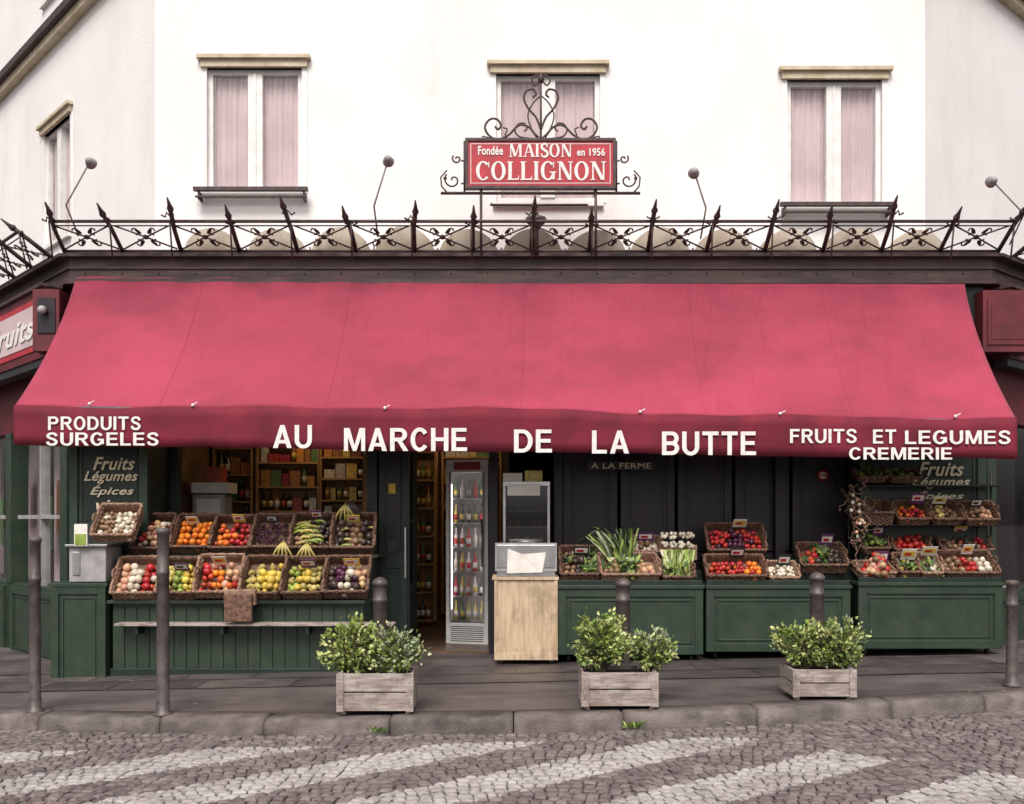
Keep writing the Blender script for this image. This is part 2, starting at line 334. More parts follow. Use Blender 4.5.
# ---------- apartment building ----------
bl=root('apartment_building',(0,3,0))
def wall(mb,u0,u1,z0,z1,holes,m,dep=.22):
    us=sorted({u0,u1,*[h[0] for h in holes],*[h[1] for h in holes]}); zs=sorted({z0,z1,*[h[2] for h in holes],*[h[3] for h in holes]})
    for i in range(len(us)-1):
        for j in range(len(zs)-1):
            cu=(us[i]+us[i+1])/2; cz=(zs[j]+zs[j+1])/2
            if any(h[0]<cu<h[1] and h[2]<cz<h[3] for h in holes): continue
            a,b,c,d=us[i],us[i+1],zs[j],zs[j+1]
            mb.add([(a,0,c),(b,0,c),(b,0,d),(a,0,d)],[(0,1,2,3)],m)
    for a,b,c,d in holes:
        mb.add([(a,0,c),(b,0,c),(b,0,d),(a,0,d),(a,dep,c),(b,dep,c),(b,dep,d),(a,dep,d)],[(0,4,5,1),(1,5,6,2),(2,6,7,3),(3,7,4,0)],m)
def window(mb,a,b,c,d,y=.05):
    t=.06; mid=(a+b)/2
    mb.box(a,a+t,y,y+.07,c,d,M_frame); mb.box(b-t,b,y,y+.07,c,d,M_frame); mb.box(a+t,b-t,y,y+.07,d-t,d,M_frame); mb.box(a+t,b-t,y,y+.07,c,c+.08,M_frame)
    mb.box(mid-.09,mid+.09,y-.02,y+.06,c+.08,d-t,M_frame); mb.box(mid-.012,mid+.012,y-.032,y-.02,c+.08,d-t,M_frame)
    mb.add([(a,y+.04,c),(b,y+.04,c),(b,y+.04,d),(a,y+.04,d)],[(0,1,2,3)],M_glass)
    for (p,q) in ((a+t,mid-.04),(mid+.04,b-t)):
        N=28; vs=[];fs=[]
        for i in range(N+1):
            x=p+(q-p)*i/N; yy=y+.085+.014*math.sin(i*1.6)+.008*math.sin(i*.7+p); vs+=[(x,yy,c),(x+.01*math.sin(i),yy+.006*math.sin(i*2.3),(c+d)/2),(x,yy,d)]
        for i in range(N):
            for k in (0,1): fs.append((3*i+k,3*i+3+k,3*i+4+k,3*i+1+k))
        mb.add(vs,fs,M_curt,True)
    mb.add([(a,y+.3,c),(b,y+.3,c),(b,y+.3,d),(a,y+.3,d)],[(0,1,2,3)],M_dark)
def lintel(mb,a,b,d,c):
    mb.box(a-.07,b+.07,-.05,.05,d,d+.09,M_stone); mb.box(a-.11,b+.11,-.09,.05,d+.09,d+.135,M_stone)
    mb.box(a-.04,b+.04,-.06,.05,c-.05,c,M_wall)
    for q in (a-.07,b+.0): mb.box(q,q+.07,-.012,.0,c,d,M_wall)
WY=.9
front=MB(); front.M=frame(0,WY,0,0); win=MB(); win.M=front.M; trim=MB(); trim.M=front.M
hl=[(X(207,WY),X(302,WY),Z(193,WY),Z(68,WY)),(X(496,WY),X(600,WY),Z(203,WY),Z(74,WY)),(X(787,WY),X(882,WY),Z(208,WY),Z(80,WY))]
up=[(a,b,9.5,11.2) for a,b,c,d in hl]
CL=X(155,WY); CR=X(925,WY)
wall(front,CL,CR,-.5,13,hl+up+[(-4.2,3.9,-.5,3.9)],M_wall)
for h in hl+up: window(win,*h); lintel(trim,h[0],h[1],h[3],h[2])
for (a,b,c,d) in (hl[0],hl[2]):
    trim.box(a-.12,b+.10,-.16,-.10,c-.02,c+.025,M_iron); trim.box(a-.10,b+.08,-.15,-.12,c-.10,c-.08,M_iron)
    for q in (a-.07,b+.04): trim.box(q,q+.02,-.14,.0,c-.12,c-.02,M_iron)
trim.box(CL,CR,-.12,0.0,8.72,8.84,M_stone); trim.box(CL,CR,-.2,0.0,8.84,8.95,M_stone)
trim.box(CL,CR,-.5,0.0,12.7,13,M_stone)
AL=-46; AR=39.8
front.M=win.M=trim.M=frame(CL,WY,0,AL)
hs_=[(-4.05,-2.9,5.75,7.5),(-8.2,-7.05,5.75,7.5),(-12.3,-11.1,5.75,7.5)]; hs_+=[(a,b,9.5,11.2) for a,b,c,d in hs_]
wall(front,-16,0,-.5,13,hs_,M_wall)
for h in hs_: window(win,*h); lintel(trim,h[0],h[1],h[3],h[2])
trim.box(-16,0,-.12,0,8.72,8.84,M_stone); trim.box(-16,0,-.2,0,8.84,8.95,M_iron)
front.M=win.M=trim.M=frame(CR,WY,0,AR)
hs_=[(3.9,5.0,5.75,7.5),(7.6,8.7,5.75,7.5)]; hs_+=[(a,b,9.5,11.2) for a,b,c,d in hs_]
wall(front,0,16,-.5,13,hs_,M_wall)
for h in hs_: window(win,*h); lintel(trim,h[0],h[1],h[3],h[2])
trim.box(0,16,-.12,0,8.72,8.84,M_stone); trim.box(0,16,-.2,0,8.84,8.95,M_iron)
mk(front,'walls',bl); mk(win,'windows',bl); mk(trim,'lintels_and_cornice',bl)
# ---------- shop front (part of building) ----------
FLx,FRx,FY=-5.08,5.52,.12
dl=Vector((-.695,.72)); dr=Vector((.768,.64))
mb=MB()
def prism(mb,pts,z0,z1,m):
    n=len(pts); mb.add([(p[0],p[1],z0) for p in pts]+[(p[0],p[1],z1) for p in pts],[tuple(range(n))[::-1],tuple(range(n,2*n))]+[(i,(i+1)%n,(i+1)%n+n,i+n) for i in range(n)],m)
def off(o): return [(FLx-o,FY-o*.8),(FRx+o,FY-o*.8),(FRx+dr.x*13+o,FY+dr.y*13-o*.8),(FLx+dl.x*13-o,FY+dl.y*13-o*.8)]
prism(mb,off(0),4.36,4.60,M_beam)
prism(mb,off(.09),4.60,4.635,M_beam); prism(mb,off(.05),4.635,4.655,M_beam); prism(mb,off(.022),4.47,4.49,M_beam); prism(mb,off(.035),4.30,4.36,M_beam)
x=-4.9
while x<5.4: mb.ball((x,FY-.002,4.42),.012,M_beam,n=6,h=4); x+=.42
mk(mb,'canopy_beam',bl)
mb=MB()
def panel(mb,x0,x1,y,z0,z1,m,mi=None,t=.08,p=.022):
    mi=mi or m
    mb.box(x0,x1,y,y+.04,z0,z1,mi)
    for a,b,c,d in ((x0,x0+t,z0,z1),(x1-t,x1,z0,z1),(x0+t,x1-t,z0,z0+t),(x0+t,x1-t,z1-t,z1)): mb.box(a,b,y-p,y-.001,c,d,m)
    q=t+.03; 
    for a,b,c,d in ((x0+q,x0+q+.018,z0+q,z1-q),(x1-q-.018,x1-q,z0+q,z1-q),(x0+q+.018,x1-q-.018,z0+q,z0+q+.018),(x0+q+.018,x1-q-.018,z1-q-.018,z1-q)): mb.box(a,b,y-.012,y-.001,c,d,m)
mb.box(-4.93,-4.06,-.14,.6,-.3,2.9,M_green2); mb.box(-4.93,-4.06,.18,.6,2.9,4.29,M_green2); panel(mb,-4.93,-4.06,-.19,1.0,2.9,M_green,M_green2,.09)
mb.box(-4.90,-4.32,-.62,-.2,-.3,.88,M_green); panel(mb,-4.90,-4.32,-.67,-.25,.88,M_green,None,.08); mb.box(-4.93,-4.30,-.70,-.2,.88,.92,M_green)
mb.box(4.0,5.45,.2,.6,-.3,4.29,M_green2); panel(mb,4.0,5.45,.14,.9,3.2,M_green,M_green2,.1)
def post(a,b,m=M_green2,y0=.46,y1=.6,z1=4.29): mb.box(a,b,y0,y1,-.3,z1,m)
post(-4.06,-3.96); post(-1.72,-1.60); post(-.27,-.17,M_dark); post(.5,.6,M_dark)
mb.box(-4.06,4.0,.47,.6,3.0,4.29,M_dark)
mb.box(-3.96,-1.72,.48,.6,-.3,.9,M_green2)
x=.6
for i in range(5):
    x1=x+.66; panel(mb,x+.01,x1-.01,.50,.05,1.2,M_dark,None,.09); panel(mb,x+.01,x1-.01,.50,1.22,3.0,M_dark,None,.09); x=x1+.02
mb.box(3.1,3.22,.38,.5,-.1,3.0,M_dark)
mk(mb,'green_shop_front',bl,.003)
mb=MB(); mb.M=frame(-1.6,.5,0,62)
mb.box(0,.85,0,.05,.02,.8,M_green2); mb.box(0,.1,0,.05,.8,2.9,M_green2); mb.box(.75,.85,0,.05,.8,2.9,M_green2); mb.box(.1,.75,0,.05,2.75,2.9,M_green2); mb.box(.1,.75,.02,.03,.8,2.75,M_glassd); mb.box(.1,.75,0,.05,1.55,1.6,M_green2)
mb.M=Matrix.Identity(4); mb.box(-1.58,-1.22,.49,.53,.0,3.0,M_green2); panel(mb,-1.58,-1.24,.47,.1,1.1,M_green2); mb.box(-1.5,-1.32,.455,.468,1.25,2.8,M_dark)
mb.box(-1.27,-1.25,.41,.45,.9,1.5,M_steel); mb.box(-1.47,-1.36,.452,.458,1.2,1.35,M_tagk); mb.box(-1.46,-1.38,.447,.451,1.9,2.02,M_tagy)
mk(mb,'shop_door',bl,.003)
mb=MB()
mb.box(-4.06,4.0,.6,5.0,-.3,.02,M_tile)
mb.box(-4.06,4.0,5.0,5.1,.02,3.3,M_int); mb.box(-4.2,-4.06,.6,5.1,.02,3.3,M_int); mb.box(4.0,4.1,.6,5.1,.02,3.3,M_int); mb.box(-4.06,4.0,.6,5.0,3.3,3.4,M_wall2)
mb.box(-.12,-.04,1.3,5.0,.02,3.3,M_int)
mk(mb,'shop_interior_room',bl)
mb=MB()
for x,y in ((-2.6,1.5),(-1.0,2.0),(-.85,3.6)): mb.box(x-.3,x+.3,y-.05,y+.05,2.95,3.01,M_glow); mb.box(x-.32,x+.32,y-.07,y+.07,3.011,3.05,M_frame); mb.tube([(x,y,3.05),(x,y,3.3)],.01,M_black,5)
mk(mb,'ceiling_lamp')
mb=MB(); mb.M=frame(FLx+.02,FY+.1,0,AL)
x=-.35; mb.box(-13,0,.0,.2,-.4,.75,M_green); mb.box(-13,0,.0,.2,2.75,4.29,M_redd)
while x>-13:
    mb.box(x-.12,x+.12,-.02,.2,.75,2.75,M_green); 
    mb.add([(x-1.9,.1,.75),(x-.12,.1,.75),(x-.12,.1,2.75),(x-1.9,.1,2.75)],[(0,1,2,3)],M_glass)
    mb.box(x-1.9,x-.12,.5,.55,.75,2.75,M_curt)
    for k in range(3): mb.box(x-1.7+k*.5,x-1.4+k*.5,.3,.32,1.2+k*.2,1.9+k*.2,PROD[(k+3)%7])
    mb.box(x-1.9,x-.12,.04,.16,1.6,1.65,M_grey); mb.box(x-1.03,x-.99,.04,.16,.75,2.75,M_grey)
    panel(mb,x-1.9,x-.12,-.03,-.2,.7,M_green); x-=2.1
mb.M=frame(FRx-.02,FY+.1,0,AR); mb.box(0,13,0,.2,-.3,.75,M_green); mb.box(0,13,0,.2,2.75,4.29,M_redd); x=.1
while x<13:
    mb.box(x-.12,x+.12,-.02,.2,.75,2.75,M_green); mb.add([(x+.12,.1,.75),(x+1.9,.1,.75),(x+1.9,.1,2.75),(x+.12,.1,2.75)],[(0,1,2,3)],M_glass)
    mb.box(x+.12,x+1.9,.5,.55,.75,2.75,M_dark); panel(mb,x+.12,x+1.9,-.03,-.1,.7,M_green); x+=2.1
mk(mb,'side_shop_walls',bl,.003)
pt=root('painted_menu_wording',(-4.5,-.2,2)); 
y=-.216
for s,u0,u1,v0,v1 in (("Fruits",93,135,470,457),("Légumes",84,138,484,471),("Épices",90,134,497,485),("vins",96,128,510,500)):
    text(s,X(u0,y),X(u1,y),Z(v0,y),Z(v1,y),y,M_cream,pt,bold=.018,shear=.35)
pt2=root('painted_menu_wording',(5,.1,2)); y=.112
for s,u0,u1,v0,v1 in (("Fruits",918,964,476,462),("Légumes",912,970,489,477),("Épices",916,964,501,491),("vins",922,957,512,503)):
    text(s,X(u0,y),X(u1,y),Z(v0,y),Z(v1,y),y,M_cream,pt2,bold=.018,shear=.35)
# cream scalloped screen behind the cresting
mb=MB(); x=-3.95
while x<4.6:
    N=12; K=5; vs=[];fs=[]; wd=.74; hh=U(.34,.42)
    for i in range(N+1):
        t=i/N; a=math.sin(t*math.pi)**.6
        for k in range(K+1):
            q=k/K; vs.append((x+wd*t,.62-.16*a*math.sin(q*math.pi*.55+.2),4.66+(hh*(.35+.65*a))*q))
    for i in range(N):
        for k in range(K): b_=i*(K+1)+k; fs.append((b_,b_+K+1,b_+K+2,b_+1))
    mb.add(vs,fs,M_scal,True); mb.tube([(x,.6,4.66),(x,.6,4.66+hh*.5)],.010,M_iron,5); x+=.765
mk(mb,'scalloped_canvas_screen')
# ---------- ironwork cresting ----------
def cresting(name,Fm,u0,u1,sp=.655):
    mb=MB(); mb.M=Fm@Matrix.Rotation(math.radians(57),4,'X')
    mb.tube([(u0,0,0),(u1,0,0)],.016,M_iron,6); mb.tube([(u0,0,.42),(u1,0,.42)],.019,M_iron,6); mb.tube([(u0,0,.36),(u1,0,.36)],.008,M_iron,5)
    n=int(round((u1-u0)/sp)); d=(u1-u0)/n
    for i in range(n+1):
        x=u0+i*d; e=U(-.07,.07); h=U(.48,.54) if i%2 else U(.54,.64)
        mb.tube([(x,0,-.03),(x+e*.3,0,.3),(x+e,0,h)],.026,M_iron,6)
        mb.tube([(x+e,0,h-.02),(x+e*1.1,0,h+.03),(x+e*1.2,0,h+.13)],.038,M_iron,5,r2=.008); mb.ball((x+e,0,h-.02),.040,M_iron,n=6,h=4)
        mb.tube([(x-.07,0,h-.10),(x-.03,0,h-.13),(x,0,h-.07),(x+.03,0,h-.13),(x+.07,0,h-.10)],.011,M_iron,5)
        if i<n:
            c=x+d/2
            mb.tube([(x+.03,0,.03),(c,0,.20),(x+d-.03,0,.36)],.010,M_iron,5); mb.tube([(x+.03,0,.36),(c,0,.20),(x+d-.03,0,.03)],.010,M_iron,5)
            mb.ball((c,0,.20),.035,M_iron,sy=.5,n=6,h=4)
            for sx in (-1,1):
                for sz in (-1,1):
                    mb.tube([(c+sx*p,0,.2+sz*q) for p,q in [(a-c, b) for a,_,b in spiral(c+.11,.09,.015,.06,0,4.6,10)]],.009,M_iron,5)
                    mb.ball((c+sx*.065,0,.2+sz*.08),.052,M_iron,sx=.9,sy=.16,sz=.42,n=6,h=4,rot=Matrix.Rotation(sx*sz*-.9,3,'Y'))
        mb.tube([(x,0,.42),(x,-.30,.12)],.010,M_iron,5)
    return mk(mb,name)
cresting('iron_cresting',frame(0,FY-.03,4.67,0),FLx-.05,FRx+.05)
cresting('iron_cresting',frame(FLx-.08,FY-.03,4.67,AL),-9,-.35)
cresting('iron_cresting',frame(FRx+.08,FY-.03,4.67,AR),.35,9)
# ---------- awning ----------
aw=root('shop_awning',(0,-.1,2.3))
yb,yf=.10,-.72
def zt(x): return 2.735-.0145*x
def zb(x): return zt(x)-.425
NX,NZ=200,34
def fold(x,t): return (.012*math.sin(x*2.1+t*1.5)+.006*math.sin(x*5.7+1+t*3)+.014*math.sin(x*.83+2))*(.25+t)+.006*math.sin(x*9+t*9)*(1-t)
def apt(s,t,dz=0):
    xb=-5.0+s*(5.19+5.0); xf=-5.27+s*(5.34+5.27); x=xb+(xf-xb)*t; ztop=4.34-.008*x
    sg_=-.05*math.sin(t*math.pi)*(.7+.3*math.cos(s*4*2*math.pi))
    return (x,yb+(yf-yb)*(.80*t**1.5+.20*t),ztop+(zt(x)-ztop)*t+sg_+fold(x,t)+dz)
mb=MB(); vs=[apt(i/NX,j/NZ) for j in range(NZ+1) for i in range(NX+1)];fs=[]
for j in range(NZ):
    for i in range(NX): a=j*(NX+1)+i; fs.append((a,a+NX+1,a+NX+2,a+1))
mb.add(vs,fs,M_red,True); o=mk(mb,'canvas',aw)
sm=o.modifiers.new('s','SOLIDIFY'); sm.thickness=.004
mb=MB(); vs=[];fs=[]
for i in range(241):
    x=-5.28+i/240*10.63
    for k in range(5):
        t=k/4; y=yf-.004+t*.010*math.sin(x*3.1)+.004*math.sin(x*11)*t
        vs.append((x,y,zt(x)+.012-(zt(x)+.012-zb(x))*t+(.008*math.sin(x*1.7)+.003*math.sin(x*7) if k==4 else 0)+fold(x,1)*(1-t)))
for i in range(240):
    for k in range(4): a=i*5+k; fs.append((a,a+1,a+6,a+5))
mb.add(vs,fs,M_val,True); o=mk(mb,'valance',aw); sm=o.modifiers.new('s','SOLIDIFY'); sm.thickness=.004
mb=MB()
mb.tube([(-5.27,yf+.03,zt(-5.27)-.02),(5.34,yf+.03,zt(5.34)-.02)],.020,M_steel,8)
for x in (-5.1,-2.6,0,2.6,5.1):
    mb.tube([(x,.1,3.1),(x,-.3,2.95),(x,yf+.03,zt(x)-.02)],.016,M_black,6)
for u in (90,193,385,640,780,955):
    x=X(u,yf); mb.ball((x,yf-.01,zt(x)+.02),.018,M_white,n=8,h=5); mb.tube([(x,yf-.01,zt(x)+.02),(x+.05,yf-.02,zt(x)+.05)],.006,M_white,5)
mb.tube([(-4.9,-.2,2.75),(-2,-.25,2.70),(1,-.2,2.72),(4.9,-.2,2.7)],.008,M_black,5)
mk(mb,'arms_and_bar',aw)
mb=MB()
for u in (215,360,530,690,820):
    s=(u-90)/870.; mb.tube([apt(s,j/34,.001) for j in range(0,35)],.0035,M_red,4)
mk(mb,'seams',aw)
y=yf-.020
for s,u0,u1,v0,v1 in (("AU",273,312,448,425),("MARCHE",344,467,451,428),("DE",514,552,452.5,429.5),("LA",592,629,453.5,430.5),("BUTTE",662,756,455,431.5),
    ("PRODUITS",48,141,430,416.5),("SURGELES",46,159,445.5,432.5),("FRUITS",790,857,443,429),("ET",873,896,443.5,429.5),("LEGUMES",905,1011,444,430.5),("CREMERIE",849,952,459.5,447.5)):
    sans(s,X(u0,y),X(u1,y),Z(v0,y),Z(v1,y),y,M_white,aw)
# ---------- Maison sign ----------
sg=root('hanging_shop_sign',(.3,0,4.8)); y=-.02
x0,x1,z0,z1=X(467,y),X(614,y),Z(187,y),Z(140,y); cx=(x0+x1)/2
mb=MB(); mb.box(x0,x1,y,y+.05,z0,z1,M_redp)
for a,b,c,d in ((x0-.02,x0+.012,z0-.02,z1+.02),(x1-.012,x1+.02,z0-.02,z1+.02),(x0+.012,x1-.012,z0-.02,z0+.012),(x0+.012,x1-.012,z1-.012,z1+.02)): mb.box(a,b,y-.015,y+.06,c,d,M_iron)
q=.04
for a,b,c,d in ((x0+q,x0+q+.007,z0+q,z1-q),(x1-q-.007,x1-q,z0+q,z1-q),(x0+q+.007,x1-q-.007,z0+q-.0,z0+q+.007),(x0+q+.007,x1-q-.007,z1-q-.007,z1-q)): mb.box(a,b,y-.003,y-.0005,c,d,M_white)
mk(mb,'board',sg)
y2=y-.006
def serif(s,u0,u1,v0,v1,name):
    G=MB(); x=0; c_=[0]
    def yy():
        c_[0]+=1; return y2-.0005*(c_[0]%8)
    def bar(xa,za,xb,zb_,t):
        q=yy(); G.add([(xa-t/2,q,za),(xa+t/2,q,za),(xb+t/2,q,zb_),(xb-t/2,q,zb_)],[(0,1,2,3)],M_white)
    def sf(xc,z,wd=.34):
        h=.055; zz=0 if z==0 else 1-h; q=yy()
        G.add([(xc-wd/2,q,zz),(xc+wd/2,q,zz),(xc+wd/2,q,zz+h),(xc-wd/2,q,zz+h)],[(0,1,2,3)],M_white)
    def ring(cx_,a0,a1,rx=.42,rz=.52,N=36):
        vs=[];fs=[]; q=yy()
        for i in range(N+1):
            a=a0+(a1-a0)*i/N; vs+=[(cx_+rx*math.cos(a),q,.5+rz*math.sin(a)),(cx_+(rx-.20)*math.cos(a),q,.5+(rz-.08)*math.sin(a))]
        for i in range(N): fs.append((2*i,2*i+1,2*i+3,2*i+2))
        G.add(vs,fs,M_white)
    for ch in s:
        if ch=='I': bar(x+.16,0,x+.16,1,.20); sf(x+.16,0);sf(x+.16,1); x+=.42
        elif ch=='L': bar(x+.16,0,x+.16,1,.20); sf(x+.16,0);sf(x+.16,1); q=yy(); G.add([(x+.16,q,0),(x+.66,q,0),(x+.68,q,.28),(x+.60,q,.08),(x+.16,q,.07)],[(0,1,2,3,4)],M_white); x+=.76
        elif ch=='O': ring(x+.42,0,2*math.pi); x+=.94
        elif ch=='C': ring(x+.42,.75,2*math.pi-.75); bar(x+.74,.68,x+.74,.98,.06); x+=.88
        elif ch=='G': ring(x+.42,.75,2*math.pi-.6); bar(x+.74,.68,x+.74,.98,.06); bar(x+.72,.04,x+.72,.44,.18); q=yy(); G.add([(x+.5,q,.40),(x+.9,q,.40),(x+.9,q,.455),(x+.5,q,.455)],[(0,1,2,3)],M_white); x+=.97
        elif ch=='N': bar(x+.14,0,x+.14,1,.09); bar(x+.76,0,x+.76,1,.09); bar(x+.17,1,x+.72,0,.22); sf(x+.14,0,.28);sf(x+.76,1,.28);sf(x+.08,1,.22); x+=.98
        elif ch=='M': bar(x+.14,0,x+.14,1,.09); bar(x+.92,0,x+.92,1,.19); bar(x+.18,1,x+.5,.05,.2); bar(x+.86,1,x+.52,.05,.09); sf(x+.14,0,.28);sf(x+.92,0,.34);sf(x+.1,1,.22);sf(x+.95,1,.26); x+=1.16
        elif ch=='A': bar(x+.12,0,x+.42,1,.09); bar(x+.78,0,x+.46,1,.21); q=yy(); G.add([(x+.22,q,.32),(x+.68,q,.32),(x+.68,q,.38),(x+.22,q,.38)],[(0,1,2,3)],M_white); sf(x+.12,0,.28);sf(x+.78,0,.32); x+=.96
        elif ch=='S':
            P=cr([(.56,0,.72),(.50,0,.93),(.30,0,.98),(.13,0,.88),(.12,0,.68),(.32,0,.53),(.54,0,.38),(.58,0,.17),(.36,0,.02),(.14,0,.08),(.08,0,.28)],5)
            q=yy(); L_=len(P); vs=[]
            for i in range(L_):
                d=(P[min(i+1,L_-1)]-P[max(i-1,0)]).normalized(); h=.04+.06*math.sin(math.pi*i/(L_-1)); vs+=[(x+P[i].x-d.z*h,q,P[i].z+d.x*h),(x+P[i].x+d.z*h,q,P[i].z-d.x*h)]
            G.add(vs,[(2*i,2*i+2,2*i+3,2*i+1) for i in range(L_-1)],M_white); x+=.72
    W=x-.08; a,b,c,d=X(u0,y2),X(u1,y2),Z(v0,y2),Z(v1,y2)
    G.v=[(a+p[0]/W*(b-a),p[1],c+p[2]*(d-c)) for p in G.v]; mk(G,name,sg)
serif("COLLIGNON",476,606,180,161.5,'lettering'); serif("MAISON",509,572,157,143.5,'lettering')
text("Fondée",X(478,y2),X(503,y2),Z(155,y2),Z(146,y2),y2,M_white,sg,bold=.025); text("en 1956",X(577,y2),X(605,y2),Z(156,y2),Z(148,y2),y2,M_white,sg,bold=.025)
mb=MB(); S=1/88.; ox,oz=X(541,0),Z(139,0)
def hp(pts,r=.010):
    for sx in (-1,1):
        P=cr([(p[0],0,p[1]) for p in pts],6); mb.tube([(ox+sx*p.x*S,y+.03,oz+p.z*S) for p in P],r,M_iron,6)
hp([(-46,13),(-43,10),(-40,14),(-44,20),(-51,20),(-56,13),(-53,5),(-44,0),(-33,4),(-22,14),(-12,12),(-4,2)],.013)
hp([(-17,8),(-14,11),(-17,16),(-23,15),(-26,9),(-22,3),(-12,1)])
hp([(-8,42),(-5,45),(-8,50),(-15,48),(-17,40),(-12,30),(-5,22),(0,10)],.013)
hp([(0,60),(-6,54),(-9,60),(-4,64),(0,58)]); hp([(0,0),(-9,10),(-13,24),(-8,36),(0,44)],.009)
hp([(-36,4),(-34,10),(-38,12)],.009); hp([(-50,1),(-58,3),(-57,-1)],.008)
mb.tube([(ox,y+.03,oz),(ox,y+.03,oz+60*S)],.011,M_iron,6); mb.lathe((ox,y+.03,oz+56*S),[(0,.015),(.03,.035),(.06,.038),(.10,.015),(.13,.004)],M_iron,8)
for sx in (-1,1):
    ex=x0-.03 if sx<0 else x1+.03
    mb.tube([(ex,y+.03,z0-.05),(ex,y+.03,z1+.0)],.012,M_iron,6)
    for cz,rr in ((z0+.09,.10),(z0+.33,.055)):
        sp=spiral(0,0,.012,rr,0,7.0,24); mb.tube([(ex+sx*(rr+.03)+sx*p[0],y+.03,cz+p[2]) for p in sp],.010,M_iron,6)
        mb.tube([(ex,y+.03,cz-rr*.4),(ex+sx*.04,y+.03,cz-rr*.4)],.010,M_iron,6)
    mb.ball((ex+sx*.22,y+.03,z0+.11),.022,M_iron,n=6,h=4)
    mb.tube([(ex+sx*.2,y+.03,z0-.05),(ex+sx*.26,y+.03,z0+.02),(ex+sx*.27,y+.03,z0+.12),(ex+sx*.2,y+.03,z0+.2)],.009,M_iron,6)
mb.tube([(x0-.30,y+.03,z0-.06),(x1+.30,y+.03,z0-.06)],.018,M_iron,6)
for px in (481,596): xx=X(px,y); mb.tube([(xx,y+.03,z0),(xx,y+.03,4.6)],.016,M_iron,6)
mb.tube([(X(490,y),y+.03,Z(204,y)),(X(588,y),y+.03,Z(204,y))],.014,M_iron,6)
mb.lathe((X(536,y),y+.03,4.62),[(0,.03),(.25,.03),(.3,.06),(.36,.12),(.40,.12),(.41,.03),(.5,.02)],M_iron,10)
mk(mb,'wrought_iron_scrolls',sg)
# ---------- spot lamps on arms ----------
for (bu,bv,hu,hv) in ((66,205,100,162),(374,206,391,160),(706,208,690,172),(1024,214,981,181)):
    y=-.35; mb=MB(); a=Vector((X(bu,y),y,Z(bv,y))); h=Vector((X(hu,y),y-.25,Z(hv,y-.25)))
    mb.tube([a+Vector((0,.3,-.25)),a,h],.010,M_grey,6)
    d=(Vector((h.x,.9,5.3))-h).normalized(); q=d.to_track_quat('Z','Y').to_matrix().to_4x4()
    mb.M=Matrix.Translation(h)@q
    mb.lathe((0,0,-.06),[(0,.015),(.02,.035),(.06,.05),(.10,.064),(.11,.056)],M_grey,12); mb.M=Matrix.Identity(4)
    mk(mb,'spot_lamp')
# ---------- side sign boxes ----------
for nm,Fm,a,b,s in (('fascia_sign_box',frame(FLx-.22,FY-.12,0,AL),-6.0,-.05,"SURGELES  Fruits"),('fascia_sign_box',frame(FRx+.15,FY-.05,0,AR),.05,6,"LEGUMES")):
    r=root(nm,Fm.translation+Vector((0,0,3.4))); mb=MB(); mb.M=Fm
    mb.box(a,b,0,.2,3.45,4.25,M_redd); 
    for q in range(3):
        pa=a+.1+q*2; mb.box(pa,pa+1.75,-.012,-.001,3.55,4.15,M_redp); mb.box(pa+.1,pa+1.65,-.02,-.0125,3.62,4.08,M_curt)
    mb.box(a-.02,b+.02,-.04,.2,4.252,4.29,M_iron); mb.box(a,b,.02,.18,3.36,3.448,M_black)
    mk(mb,'case',r,.004)
    if s: text(s,a+.3 if nm and a<0 else 1,b-.25 if a<0 else 3,3.7,3.98,-.03,M_white,r,bold=.02,fr=Fm,shear=.3 if a<0 else 0)
mb=MB(); mb.box(-5.42,-5.12,-.05,.2,3.5,4.2,M_redd); mb.box(-5.36,-5.16,-.065,-.051,3.7,4.1,M_dark); mb.ball((-5.28,-.12,3.95),.05,M_grey); mb.tube([(-5.28,-.05,3.95),(-5.28,-.12,3.95)],.03,M_black,8); mk(mb,'end_sign_box')
mb=MB(); mb.box(5.35,5.95,0.0,.25,3.5,4.2,M_redd); mb.box(5.4,5.9,-.015,-.001,3.58,4.1,M_redd); mb.box(5.44,5.86,-.02,-.0155,3.64,4.04,M_redd); mk(mb,'end_sign_box')
